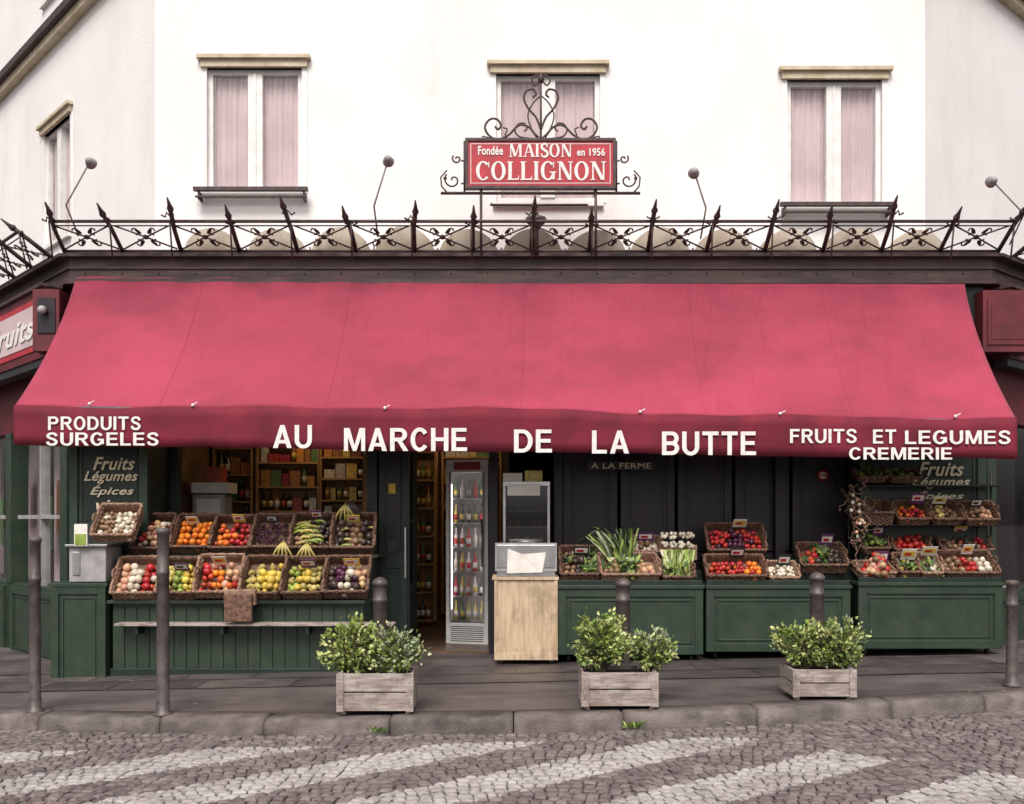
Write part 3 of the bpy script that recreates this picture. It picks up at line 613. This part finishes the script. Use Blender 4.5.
# ---------- baskets ----------
def rect_loop(w,d,N,ins,z,amp,ph):
    per=2*(w+d); out=[]
    for i in range(N):
        s=per*i/N; off=ins+amp*math.cos(math.pi*i+ph)
        if s<w: p=(-w/2+s,-off);
        elif s<w+d: p=(w/2+off,s-w)
        elif s<2*w+d: p=(w/2-(s-w-d),d+off)
        else: p=(-w/2-off,d-(s-2*w-d))
        out.append((p[0],p[1],z))
    out.append(out[0]); return out
def fill(mb,w,d,h,kinds,r,heap=.03):
    nx=max(2,int(w/(r*1.9))); ny=max(2,int(d/(r*1.9)))
    for L in range(2):
        for i in range(nx-L):
            for j in range(ny-L):
                x=-w/2+r+(w-2*r)*(i+L*.5)/max(1,nx-1); yv=r+(d-2*r)*(j+L*.5)/max(1,ny-1)
                if L and R()<.35: continue
                if not L and j>=ny-1 and R()<.3: continue
                k=kinds[int((x+w/2)/w*len(kinds))%len(kinds)] if R()<.8 else random.choice(kinds)
                rr=r*U(.82,1.12); z=h*.42+L*r*1.15+heap*math.sin(math.pi*(x+w/2)/w)*math.sin(math.pi*yv/d)+U(-.014,.014)
                rot=Matrix.Rotation(U(0,6),3,'Z')@Matrix.Rotation(U(0,3),3,'X')
                c=(x+U(-.014,.014),yv+U(-.014,.014),z)
                if k=='pear':
                    mb.ball(c,rr,FRU[k],rot=rot); t=rot@Vector((0,0,rr*.9)); mb.ball((c[0]+t.x,c[1]+t.y,c[2]+t.z),rr*.55,FRU[k],rot=rot)
                elif k=='leaf':
                    for q in range(9):
                        a=U(0,6.28); mb.add([c,(c[0]+math.cos(a)*.04,c[1]+math.sin(a)*.04,c[2]+.03),(c[0]+math.cos(a+.5)*.09,c[1]+math.sin(a+.5)*.09,c[2]+U(.02,.09)),(c[0]+math.cos(a+1)*.04,c[1]+math.sin(a+1)*.04,c[2]+.03)],[(0,1,2,3)],M_dleaf if R()<.6 else M_leaf)
                elif k=='long':
                    P=[(c[0]-.07,c[1],c[2]),(c[0]-.02,c[1]+.02,c[2]+.015),(c[0]+.04,c[1]+.02,c[2]+.015),(c[0]+.08,c[1],c[2])]; mb.tube(P,.018,FRU[random.choice(['green','pear'])],6)
                elif k=='grape':
                    for q in range(12): mb.ball((c[0]+random.gauss(0,.022),c[1]+random.gauss(0,.022),c[2]+random.gauss(0,.015)),.012,FRU['purple' if R()<.7 else 'dark'],n=6,h=4)
                else:
                    mb.ball(c,rr,FRU[k],sx=U(.9,1.1),sz=.9 if k in('red','orange','green') else 1.15,rot=rot)
                    if k in('red','orange') and R()<.12:
                        a=U(0,6.28); mb.add([(c[0],c[1],c[2]+rr),(c[0]+.03*math.cos(a),c[1]+.03*math.sin(a),c[2]+rr+.02),(c[0]+.06*math.cos(a+.3),c[1]+.06*math.sin(a+.3),c[2]+rr+.01)],[(0,1,2)],M_dleaf)
def basket(cx,yf_,z,w,d,h,tilt,kinds,r=.04,tag=None,light=False,name='fruit_basket',yaw=0):
    mb=MB(); mb.M=Matrix.Translation((cx,yf_,z))@Matrix.Rotation(yaw,4,'Z')@Matrix.Rotation(tilt,4,'X')
    m=M_wick2 if light else M_wick
    mb.box(-w/2+.015,w/2-.015,.015,d-.015,0,.012,m)
    for a,b,c,e in ((-w/2+.012,w/2-.012,.010,.016),(-w/2+.012,w/2-.012,d-.016,d-.01),(-w/2+.006,-w/2+.012,.016,d-.016),(w/2-.012,w/2-.006,.016,d-.016)): mb.box(a,b,c,e,.012,h-.01,m)
    N=int(2*(w+d)/.03); N+=N%2; k=0; z_=.012
    while z_<h-.01:
        mb.tube(rect_loop(w-.02,d,N,.0,z_,.008,math.pi*(k%2)),.0085,m,4,cap=False); z_+=.0165; k+=1
    for q in (0,1):
        lp=rect_loop(w,d,N,.004,h,.008,math.pi*q); mb.tube([(p[0],p[1],p[2]+.008*math.sin(i*1.57+q*3.14)) for i,p in enumerate(lp)],.0135,m,5,cap=False)
    for sx in (-1,1): mb.tube(cr([(sx*w/2,d*.35,h),(sx*(w/2+.01),d*.42,h+.05),(sx*(w/2+.01),d*.58,h+.05),(sx*w/2,d*.65,h)],4),.010,m,5)
    fill(mb,w-.06,d-.06,h,kinds,r)
    if tag:
        mt={'y':M_tagy,'p':M_tagp,'k':M_tagk,'w':M_paper}[tag]; tx=U(-.06,.08); tw=U(.06,.09); th=U(.10,.16); ty=d*U(.55,.86)
        mb.box(tx-tw,tx+tw,ty,ty+.004,h+.02,h+.02+th,mt); mb.box(tx-tw*.8,tx+tw*.8,ty-.003,ty-.001,h+.02+th*.3,h+.02+th*.8,M_paper if tag!='w' else M_tagy)
        mb.box(tx-tw*.6,tx+tw*.3,ty-.006,ty-.004,h+.02+th*.42,h+.02+th*.66,M_redp if R()<.6 else M_tagk); mb.tube([(tx,ty+.01,h-.06),(tx,ty+.01,h+.03)],.004,M_black,4)
    return mk(mb,name)
T50=math.radians(50)
y=-.66; zz=Z(599,y)
for (a,b,kk,r,tg,lt) in ((113,158,['pink','white','red'],.042,None,1),(158,197,['pear','green','yellow'],.040,'p',0),(195,241,['red','orange','pink'],.040,'w',1),(240,283,['pear','yellow'],.042,None,0),(282,324,['green','yellow','pear'],.036,'p',0),(323,369,['dark','purple','white','pink'],.040,'y',0)):
    basket(X((a+b)/2,y),y,zz+U(-.012,.012),(b-a)*.0102,.47,.13,T50+U(-.05,.05),kk,r,tg,lt,yaw=U(-.08,.08))
y=-.24; zz=Z(554,y)
for (a,b,kk,r,tg,lt) in ((133,171,['red','pink','white'],.034,None,0),(171,212,['orange'],.038,'w',0),(210,252,['orange','red'],.036,'y',0),(250,291,['grape'],.045,'k',0),(290,332,['brown','long','dark'],.034,'p',0),(331,375,['dark','long','brown','dark'],.040,'y',0)):
    basket(X((a+b)/2,y),y,zz+U(-.010,.010),(b-a)*.0107,.47,.13,T50+U(-.05,.05),kk,r,tg,lt,yaw=U(-.08,.08))
basket(X(115,-.6),-.6,Z(542,-.6),.44,.42,.13,T50,['brown','white'],.028,None,1)
def bunch(cx,cy,cz,n=6,m=None):
    mb=MB(); m=m or FRU['yellow']
    for i in range(n):
        a=-.9+1.8*i/(n-1); mb.tube(cr([(cx,cy,cz),(cx+.05*a,cy-.05,cz-.05),(cx+.10*a,cy-.06,cz-.12),(cx+.12*a,cy-.03,cz-.18)],4),.017,m,6,r2=.009)
    mb.ball((cx,cy,cz+.01),.02,FRU['brown'],n=6,h=4); mk(mb,'banana_bunch')
bunch(X(283,-.45),-.42,Z(548,-.45)+.06,5,FRU['pear']); bunch(X(306,-.45),-.40,Z(548,-.45)+.04,5,FRU['pear']); bunch(X(352,0),-.02,1.80,6,FRU['dark']); bunch(X(345,-.1),-.05,1.76,5,FRU['pear'])
# left stall body
mb=MB(); y=-.6; sx0,sx1=X(113,y),X(366,y)
mb.box(sx0,sx1-.03,y,.4,-.12,.70,M_green)
xx=sx0
while xx<sx1-.16: mb.box(xx+.004,xx+.128,y-.014,y-.001,-.07,.66,M_green); xx+=.132
mb.box(sx0-.03,sx1,y-.09,.42,.70,.735,M_green); mb.box(sx0-.02,sx1-.02,y-.03,y-.0145,-.12,-.0,M_green2)
mb.box(sx0+.1,X(396,y),y-.22,y-.015,.475,.50,M_oldw)
for q in (.3,1.2,2.1): mb.box(sx0+q,sx0+q+.04,y-.18,y-.015,.38,.474,M_green2)
mb.box(sx0,sx1,-.28,.4,.736,1.17,M_green2); mb.box(X(133,-.2),X(378,-.2),-.28,.42,1.171,1.20,M_green)
mk(mb,'fruit_stall',None,.004)
mb=MB(); mb.box(-4.72,-4.33,-.66,-.25,.93,1.30,M_grey); mb.box(-4.75,-4.30,-.70,-.22,1.305,1.33,M_steel); mb.box(-4.68,-4.60,-.672,-.661,1.0,1.25,M_steel); mk(mb,'side_cabinet',None,.005)
mb=MB(); mb.box(X(75,-.7),X(88,-.7),-.72,-.70,Z(546,-.7),Z(524,-.7),M_paper); mb.box(X(76,-.7),X(87,-.7),-.725,-.721,Z(545,-.7),Z(534,-.7),FRU['green']); mb.tube([(X(81,-.7),-.71,Z(524,-.7)),(X(85,-.7),-.5,Z(518,-.7))],.006,M_black,5); mk(mb,'price_card')
mb=MB(); mb.box(X(224,-.85),X(252,-.85),-.86,-.80,Z(622,-.85),Z(594,-.85),M_wick); mb.box(X(222,-.85),X(254,-.85),-.80,-.70,Z(606,-.85),Z(590,-.85),M_wick2); mk(mb,'paper_bag',None,.012)
# ---------- centre and right stalls ----------
def stall(a,b,y,z1,zo):
    x0,x1=X(a,y),X(b,y); gz=g((x0+x1)/2); mb=MB()
    mb.box(x0,x1-.01,y+.02,.42,gz+.10,z1-.06,M_green2); mb.box(x0-.01,x1+.0,y-.04,.44,z1-.06,z1-.02,M_green)
    panel(mb,x0,x1-.012,y,gz+.09,z1-.061,M_green,None,.09,.02)
    for xx in (x0+.12,x1-.12):
        for yy in (y+.12,.3): mb.box(xx-.02,xx+.02,yy-.02,yy+.02,gz+.07,gz+.1,M_black); mb.M=Matrix.Translation((xx,yy,gz+.04))@Matrix.Rotation(math.pi/2,4,'Y'); mb.lathe((0,0,-.015),[(0,.038),(.03,.038)],M_black,12); mb.M=Matrix.Identity(4)
    mb.box(x0,x1-.02,y-.02,y+.0,z1-.02,z1+.03,M_green2)
    mk(mb,'market_stall',None,.004)
y=-.38
stall(558,704,y,Z(583,y),0); stall(706,851,y,Z(583,y),0); stall(858,1003,y,Z(580,y),0)
yg=-.34
def bk(a,b,v,kk,r=.035,tg=None,lt=0,d=.36,h=.12,t=36,yy=None,nm='vegetable_basket'):
    yy=yg if yy is None else yy
    basket(X((a+b)/2,yy),yy,Z(v,yy)+U(-.01,.01),(b-a)*.0106,d,h,math.radians(t+U(-3,3)),kk,r,tg,lt,name=nm,yaw=U(-.07,.07))
bk(600,661,582,['brown','leaf','pink'],.036,None,1); bk(706,767,583,['red','red','orange'],.032,'k',d=.34); bk(706,767,557,['red','purple','red'],.032,'w',yy=-.04,d=.40,t=44)
bk(768,800,583,['white'],.024,'k',1,.28,.08); bk(800,848,573,['red','leaf','dark'],.035,'p',yy=-.12,d=.40)
bk(662,695,583,['leaf','leaf'],.045,None,0,.3,.09); bk(560,600,582,['brown','dark','leaf'],.035,'k',0,d=.5)
bk(632,662,558,['brown','white'],.03,'p',1,.3,.09,30,.02)
mb=MB()
for a,b,z0_,z1_ in ((560,700,.88,1.02),(706,850,.88,1.14)):
    mb.box(X(a,.1),X(b,.1),-.02,.42,z0_,z1_,M_green2)
mk(mb,'stall_riser')
mb=MB()
for i in range(12):
    cx=X(664+(i%4)*8.5,.0); cz=Z(536+(i//4)*9,0); 
    for q in range(9): mb.ball((cx+U(-.03,.03),-.04+U(-.03,.02),cz+U(-.02,.03)),.024,FRU['white'],n=6,h=4)
mb.box(X(661,.05),X(696,.05),-.01,.2,Z(560,0),Z(545,0),M_wick2)
for i in range(36):
    cx=X(U(664,692),-.2); z0_=Z(582,-.2)+.02; mb.tube([(cx,-.22+U(-.03,.03),z0_),(cx+U(-.02,.02),-.15,z0_+.22),(cx+U(-.06,.06),-.1+U(-.05,.05),z0_+.33)],.012,random.choice([FRU['white'],M_leafv,M_leaf]),5,r2=.02)
mk(mb,'cauliflower_and_celery')
mb=MB()
for i in range(40):
    x=X(U(612,634),-.1); y0=-.14+U(-.06,.05); z0_=Z(568,-.1); t=U(-.42,.08)
    mb.tube([(x,y0,z0_),(x+t*.2,y0+.02,z0_+.12)],.012,FRU['white'] if i%2 else M_leafv,6)
    hgt=U(.30,.46); w_=U(.009,.016)
    P=[(x+t*.2,y0+.02,z0_+.12),(x+t*.5,y0+U(-.03,.04),z0_+.12+(hgt-.12)*.55),(x+t*.85+U(-.03,.03),y0+U(-.06,.05),z0_+hgt),(x+t*1.15+U(-.03,.03),y0+U(-.08,.03),z0_+hgt-U(-.02,.09))]
    vs=[]
    for k,p in enumerate(P): ww=w_*(1,1.1,.8,.15)[k]; vs+=[(p[0]-ww,p[1],p[2]),(p[0]+ww,p[1]+.008,p[2])]
    mb.add(vs,[(0,1,3,2),(2,3,5,4),(4,5,7,6)],random.choice([M_leafg,M_dleaf,M_leaf]),True)
mk(mb,'leek_bundle')
y=-.05; mb=MB()
xa,xb=X(852,y),X(1000,y)
for v in (486,525):
    mb.tube([(xa,y,Z(v,y)),(xb,y,Z(v,y))],.012,M_black,6); mb.tube([(xa,y+.17,Z(v,y)+.02),(xb,y+.17,Z(v,y)+.02)],.010,M_black,6)
    mb.box(xa,xb,y+.01,y+.16,Z(v,y)-.005,Z(v,y)+.005,M_black)
for x in (xa+.02,xb-.02): mb.tube([(x,y+.16,.9),(x,y+.16,Z(470,y))],.014,M_black,6)
mk(mb,'display_rack')
for a,b,kk,tg in ((896,930,['orange','red'],'p'),(931,963,['pear','brown'],'w'),(964,998,['brown','pink'],'k')): bk(a,b,525,kk,.028,tg,0,.30,.10,42,-.14)
bk(853,894,525,['dark','purple'],.035,None,0,.32,.16,25,-.14)
bk(857,887,482,['leaf'],.04,None,0,.24,.07,22,-.12); bk(889,922,483,['leaf','green'],.04,None,0,.24,.07,22,-.12)
mb=MB()
for q in range(34):
    x0_=X(U(848,866),-.2); z0_=Z(U(482,542),-.2); P=[(x0_,-.2,z0_)]
    for k in range(7): P.append((P[-1][0]+U(-.05,.06),P[-1][1]+U(-.03,.03),P[-1][2]+U(-.07,.05)))
    mb.tube(cr(P,3),.006,M_wick2 if q%2 else M_bark,5)
for q in range(14): mb.ball((X(U(848,866),-.2),-.22,Z(U(495,545),-.2)),.022,FRU[random.choice(['white','pink'])],n=7,h=5)
mk(mb,'garlic_braid')
zt1=581
bk(860,897,zt1,['red','pink'],.045,'p',1,.34,.10,20); bk(898,919,zt1,['yellow','leaf'],.032,'w',0,.34,.12); bk(920,942,zt1,['leaf','white'],.034,'w',1,.34,.12); bk(943,999,zt1,['brown','red','white'],.036,'w',0,.38,.12)
bk(893,932,555,['red'],.036,None,0,.34,.09,34,.0); bk(862,890,555,['green','leaf'],.034,'p',0,.34,.09,34,.0)
bk(940,995,557,['brown','dark','red'],.034,'y',0,.34,.09,34,.0)
mb=MB()
for i in range(70):
    a=U(0,6.28); rr=U(0,.15); mb.ball((X(878,-.35)+rr*math.cos(a),-.35+rr*.6*math.sin(a),Z(580,-.35)+.05+U(0,.26)*(1-rr*3.5)),.036,FRU[random.choice(['pink','red','brown'])],sx=1.2,n=7,h=5)
mk(mb,'potato_bag')
mb=MB(); mb.M=Matrix.Translation((X(825,.4),.468,Z(475,.4)))@Matrix.Rotation(math.pi/2,4,'X'); mb.lathe((0,0,0),[(0,.07),(.004,.07)],M_redp,20); mb.lathe((0,0,.0045),[(0,.045),(.001,.045)],M_paper,20); mb.box(-.04,.04,-.008,.008,.0058,.007,M_redp); mk(mb,'no_smoking_sticker')
mb=MB(); yq=.2; mb.box(X(587,yq),X(655,yq),yq,yq+.02,Z(470,yq),Z(461,yq),M_tagk); mk(mb,'hanging_slate'); text("A LA FERME",X(591,yq),X(651,yq),Z(468.5,yq),Z(463,yq),yq-.005,M_cream,None,name='slate_lettering',bold=.01)
# ---------- wooden trolley + weighing scale ----------
y=-.42; x0,x1=X(495,y),X(557,y); mb=MB(); gz=g(.1)
mb.box(x0,x1,y,y+.5,gz+.07,Z(580,y),M_wood)
mb.box(x0-.008,x0+.03,y-.012,y-.001,gz+.06,Z(578,y),M_wood); mb.box(x1-.03,x1+.008,y-.012,y-.001,gz+.06,Z(578,y),M_wood); mb.box(x0+.03,x1-.03,y-.012,y-.001,gz+.06,gz+.13,M_wood); mb.box(x0-.03,x1+.02,y-.02,y+.52,Z(580,y)+.001,Z(577,y),M_wood)
for sx in (x0+.06,x1-.06):
    mb.M=Matrix.Translation((sx,y+.05,gz+.035))@Matrix.Rotation(math.pi/2,4,'Y'); mb.lathe((0,0,-.012),[(0,.033),(.024,.033)],M_black,12); mb.M=Matrix.Identity(4); mb.box(sx-.018,sx+.018,y+.03,y+.07,gz+.04,gz+.075,M_steel)
for sx in (x0+.012,x1-.012):
    for k in range(6): mb.ball((sx,y-.013,gz+.12+k*.15),.005,M_iron,n=6,h=4)
mk(mb,'wooden_trolley',None,.004)
mb=MB(); zb_=Z(577,y); mb.box(x0+.02,x1-.02,y+.03,y+.42,zb_+.002,zb_+.10,M_steel); mb.box(x0,x1,y+.02,y+.05,zb_+.06,Z(543,y),M_grey)
mb.box(x0+.02,x1-.02,y+.012,y+.019,zb_+.1,Z(545,y),M_steel)
mb.add([(x0+.13,y+.006,zb_+.04),(x1-.16,y+.002,zb_+.05),(x1-.12,y+.008,zb_+.27),(x0+.30,y+.004,zb_+.25),(x0+.14,y+.009,zb_+.31)],[(0,1,2,3,4)],M_paper)
mb.lathe((x0+.34,y+.2,zb_+.1),[(0,.03),(.22,.03),(.26,.16),(.29,.19),(.30,.18)],M_steel,18); mk(mb,'weighing_scale',None,.003)
mb=MB(); y=.0; x0,x1=X(503,y),X(550,y); z1=Z(486,y)
mb.box(x0,x1,y,y+.4,.05,Z(545,y),M_grey); mb.box(x0,x0+.03,y,y+.4,Z(545,y),z1,M_steel); mb.box(x1-.03,x1,y,y+.4,Z(545,y),z1,M_steel); mb.box(x0,x1,y-.02,y+.42,z1,z1+.05,M_steel)
mb.box(x0+.03,x1-.03,y+.003,y+.008,Z(545,y),z1,M_glassd); mb.box(x0+.03,x1-.03,y+.35,y+.4,Z(545,y),z1,M_int)
for k in range(3):
    for i in range(5): mb.ball((x0+.08+i*.09,y+.18,Z(545,y)+.06+k*.19),.04,FRU[random.choice(['red','brown','white','orange'])],n=7,h=5)
    mb.box(x0+.03,x1-.03,y+.05,y+.34,Z(545,y)+.0+k*.19,Z(545,y)+.015+k*.19,M_steel)
mb.box(x0+.0,x0+.22,y+.05,y+.3,z1+.05,z1+.15,M_paper); mb.box(x0+.25,x0+.45,y+.1,y+.3,z1+.05,z1+.18,PROD[1]); mb.box(x0+.05,x0+.42,y-.03,y-.022,z1-.11,z1+.02,M_paper); mk(mb,'glass_cabinet',None,.003)
# ---------- interior: shelving and fridge ----------
def bottle(mb,x,y,z,m=M_bot,s=1):
    mb.lathe((x,y,z),[(0,.036*s),(.17*s,.036*s),(.21*s,.014*s),(.28*s,.014*s),(.30*s,.016*s)],m,8); mb.lathe((x,y,z+.05*s),[(0,.0375*s),(.09*s,.0375*s)],random.choice([M_paper,PROD[0],PROD[1],PROD[2]]),8)
def shelves(name,x0,x1,y,z0,z1,n,kind,d=.3,rz=0):
    mb=MB(); 
    if rz: mb.M=Matrix.Translation((x0,y,0))@Matrix.Rotation(rz,4,'Z')@Matrix.Translation((-x0,-y,0))
    mb.box(x0-.03,x0,y,y+d,z0,z1,M_shelfw); mb.box(x1,x1+.03,y,y+d,z0,z1,M_shelfw); mb.box(x0,x1,y+d,y+d+.02,z0,z1,M_shelfw)
    for k in range(n+1):
        z=z0+(z1-z0)*k/n; mb.box(x0,x1,y+.005,y+d,z-.012,z+.012,M_shelfw)
        if k==n: break
        x=x0+.03
        while x<x1-.07:
            hh=(z1-z0)/n
            if kind=='b' or (kind=='m' and R()<.35): bottle(mb,x+.04,y+.07,z+.013,random.choice([M_bot,M_bot,PROD[4],PROD[3]]),min(1,hh*2.9)); x+=.085
            else:
                w_=U(.06,.16); h_=U(.3,.75)*hh; mb.box(x,x+w_,y+.03+U(0,.03),y+.2,z+.013,z+.013+h_,random.choice([PROD[0],PROD[1],PROD[2],PROD[2],PROD[6],PROD[4],PROD[3]])); x+=w_+.012
    mk(mb,name)
shelves('grocery_shelf',-3.4,-2.6,1.9,.4,3.0,8,'m'); shelves('grocery_shelf',-2.55,-1.9,1.9,.4,3.0,9,'m'); shelves('grocery_shelf',-3.98,-3.5,1.9,.4,2.9,7,'m')
shelves('bottle_shelf',-1.9,-1.15,3.2,.1,3.0,7,'b'); shelves('bottle_shelf',-1.62,-.55,1.1,.1,2.9,7,'b',.25,math.radians(75)); shelves('bottle_shelf',-1.1,-.2,4.4,.1,3.0,7,'m')
mb=MB(); mb.box(-3.95,-3.55,.95,1.25,1.0,1.9,M_grey); mb.box(-3.9,-3.6,.94,.949,1.5,1.85,M_paper); mb.box(-3.95,-3.5,.9,1.3,1.92,2.05,M_paper); mb.box(-3.8,-3.6,1.0,1.2,2.05,2.25,PROD[0]); mk(mb,'cash_desk',None,.005)
rf=root('drinks_fridge',(-.58,1.3,0)); FM=Matrix.Translation((X(488,1.15),1.15,0))@Matrix.Rotation(math.radians(-14),4,'Z')@Matrix.Translation((-X(488,1.15),-1.15,0)); y=1.15; x0,x1=X(444,y),X(488,y); z1=Z(472,y)
mb=MB(); mb.M=FM
mb.box(x0,x1,y,y+.6,.02,.28,M_frame); mb.box(x0,x0+.05,y,y+.6,.28,z1,M_frame); mb.box(x1-.05,x1,y,y+.6,.28,z1,M_frame); mb.box(x0,x1,y,y+.6,z1,z1+.16,M_frame); mb.box(x0+.05,x1-.05,y+.55,y+.6,.28,z1,M_frame)
for k in range(8): mb.box(x0+.06,x1-.06,y-.004,y-.001,.05+k*.026,.06+k*.026,M_dark)
mb.box(x0+.1,x1-.1,y-.004,y-.001,z1+.03,z1+.13,PROD[0])
mk(mb,'case',rf,.004)
mb=MB(); mb.M=FM
for k in range(6):
    z=.3+k*.31; mb.box(x0+.05,x1-.05,y+.06,y+.5,z,z+.012,M_steel)
    for i in range(5): bottle(mb,x0+.09+i*.085,y+.14,z+.013,random.choice([PROD[2],PROD[1],PROD[0],M_paper,PROD[3],M_bot]),.8)
mk(mb,'bottles_and_racks',rf)
mb=MB(); mb.M=FM; mb.box(x0+.052,x0+.066,y+.03,y+.045,.45,z1-.15,M_glow2); mb.box(x1-.066,x1-.052,y+.03,y+.045,.45,z1-.15,M_glow2); mk(mb,'tube_light',rf)
mb=MB(); mb.M=FM; mb.box(x0+.05,x1-.05,y-.012,y-.006,.29,z1,M_glass); mb.tube([(x1-.07,y-.05,1.0),(x1-.07,y-.05,1.6)],.012,M_steel,6)
for a,b in ((x0+.045,x0+.07),(x1-.07,x1-.045)): mb.box(a,b,y-.016,y-.002,.285,z1,M_grey)
mk(mb,'door_glass',rf)
# ---------- bollards ----------
def bollard(u,vb,vt,y,r,dome=True):
    x=X(u,y); z0=g(x); z1=Z(vt,y); h=z1-z0; mb=MB()
    if dome: pr=[(0,r*1.5),(.015,r*1.5),(.03,r*1.05),(h*.80,r),(h*.80+.008,r*1.12),(h*.80+.03,r*1.12),(h*.80+.038,r*.98),(h-.075,r*.98),(h-.07,r*1.15),(h-.045,r*1.15),(h-.03,r*1.0),(h-.012,r*.7),(h,r*.1)]
    else: pr=[(0,r*1.6),(.02,r*1.6),(.035,r*1.1),(.12,r*1.1),(.13,r),(h*.75,r*.97),(h*.75+.006,r*1.07),(h*.75+.03,r*1.07),(h*.75+.036,r*.96),(h-.05,r*.96),(h-.045,r*1.12),(h-.012,r*1.12),(h,r*.8)]
    mb.lathe((x,y,z0),pr,M_boll,20); mk(mb,'bollard')
bollard(163,0,528,-2.74,.052,False); bollard(35,0,537,-2.5,.048,False)
bollard(380,0,577,-2.35,.060); bollard(623,0,578,-2.35,.062); bollard(817,0,572,-2.15,.062); bollard(1012,0,580,-2.2,.050,False)
# ---------- planters ----------
def planter(u0,u1,vt,y,clumps,name='planter_with_shrub'):
    x0,x1=X(u0,y),X(u1,y); z0=g((x0+x1)/2)+.008; z1=Z(vt,y); d=.40
    r=root(name,((x0+x1)/2,y+.2,z0)); mb=MB(); nb=2; bh=(z1-z0-.03)/nb
    for k in range(nb):
        za=z0+.03+k*bh+.005; zb2=za+bh-.012; e=U(-.008,.008)
        mb.box(x0+e,x1+e,y,y+.022,za,zb2,M_oldw); mb.box(x0,x1,y+d-.022,y+d,za,zb2,M_oldw); mb.box(x0+.002,x0+.024,y+.0225,y+d-.0225,za,zb2,M_oldw); mb.box(x1-.024,x1-.002,y+.0225,y+d-.0225,za,zb2,M_oldw)
    for xx in (x0+.025,x1-.065):
        for yy in (y+.023,y+d-.063): mb.box(xx,xx+.04,yy,yy+.04,z0,z1-.01,M_oldw)
    for xx in (x0-.004,x1-.056): mb.box(xx,xx+.06,y-.014,y-.0015,z0+.03,z1-.004,M_oldw)
    for xx in (x0+.02,x1-.03):
        for k in range(nb): mb.ball((xx,y-.016,z0+.03+(k+.5)*bh),.005,M_iron,n=6,h=4)
    mb.box(x0+.024,x1-.024,y+.024,y+d-.024,z0+.05,z1-.04,M_soil)
    mk(mb,'wooden_box',r,.003)
    br=MB(); lf=MB()
    for (cu,cv,ru,rv,mats,nl) in clumps:
        cx=X(cu,y+.2); cz=Z(cv,y+.2); rx=ru*(y+.2-CY)/F; rz=rv*(y+.2-CY)/F; ry=rx*.8
        base=Vector((cx,y+.2,z1-.04)); tips=[]
        lob=[(Vector((U(-1,1),U(-1,1),U(-.3,1))).normalized(),U(.8,1.2)) for _ in range(9)]
        for i in range(64):
            while True:
                p=Vector((U(-1,1),U(-1,1),U(-.9,1)))
                if .35<p.length<1.0: break
            sc_=max([f for l_,f in lob if l_.dot(p.normalized())>.75] or [.85]); p*=sc_
            tip=Vector((cx+p.x*rx,y+.2+p.y*ry,cz+p.z*rz)); mid=base.lerp(tip,.5)+Vector((U(-.03,.03),U(-.03,.03),U(0,.03)))
            br.tube([base+Vector((U(-.03,.03),U(-.03,.03),0)),mid,tip],.006,M_bark,4,r2=.002); tips.append((mid,tip,random.choice(mats)))
        for i in range(nl):
            m_,t_,pm=random.choice(tips); f_=U(.35,1.1); q=m_.lerp(t_,f_)+Vector((random.gauss(0,.021),random.gauss(0,.021),random.gauss(0,.021)))
            out=(q-Vector((cx,y+.2,cz-.05))).normalized(); dr_=(out+Vector((U(-.9,.9),U(-.9,.9),U(-.6,.9)))).normalized()
            s_=dr_.cross(Vector((U(-1,1),U(-1,1),U(-1,1)))).normalized(); L=U(.028,.050); W=L*U(.28,.42); nn=dr_.cross(s_)*L*.12
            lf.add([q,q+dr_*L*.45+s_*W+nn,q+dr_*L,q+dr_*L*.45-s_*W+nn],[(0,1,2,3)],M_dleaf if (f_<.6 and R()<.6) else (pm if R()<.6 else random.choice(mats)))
    mk(br,'branches',r); mk(lf,'foliage',r)
G1=[M_leaf,M_leaf,M_leafv,M_leaf,M_leafv]; G2=[M_leafg,M_leafv,M_leaf,M_leafg]
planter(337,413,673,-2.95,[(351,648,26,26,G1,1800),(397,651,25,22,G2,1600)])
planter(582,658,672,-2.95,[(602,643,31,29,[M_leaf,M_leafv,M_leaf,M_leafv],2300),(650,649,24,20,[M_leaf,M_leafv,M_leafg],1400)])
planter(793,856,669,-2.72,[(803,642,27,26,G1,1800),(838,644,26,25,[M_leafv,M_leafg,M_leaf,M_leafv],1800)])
mb=MB()
for cxu in (378,632):
    for i in range(45):
        x=X(cxu,-3.1)+random.gauss(0,.035); yv=ky(x)-.03+random.gauss(0,.015); z=g(x)-KS; a=U(0,6.28); L=U(.03,.07)
        mb.add([(x,yv,z),(x+math.cos(a)*L*.5-.008,yv+math.sin(a)*L*.4,z+L*.7),(x+math.cos(a)*L,yv+math.sin(a)*L*.6,z+L),(x+math.cos(a)*L*.5+.008,yv+math.sin(a)*L*.4,z+L*.6)],[(0,1,2,3)],M_leaf if i%2 else M_dleaf)
mk(mb,'weeds')
mb=MB()
for i in range(150):
    x=U(-5,5); yv=ky(x)+U(-.5,2.2); on=yv>ky(x)+.02; z=g(x)+(.012 if on else -KS+.008); a=U(0,6.28); L=U(.012,.035)
    mb.add([(x,yv,z),(x+math.cos(a)*L,yv+math.sin(a)*L,z+.004),(x+math.cos(a+.8)*L*1.3,yv+math.sin(a+.8)*L*1.3,z+.002)],[(0,1,2)],random.choice([M_bark,M_dleaf,M_oldw,M_wick2]))
mk(mb,'fallen_leaf_litter')
print('verts',sum(len(o.data.vertices) for o in bpy.data.objects if o.type=='MESH'))
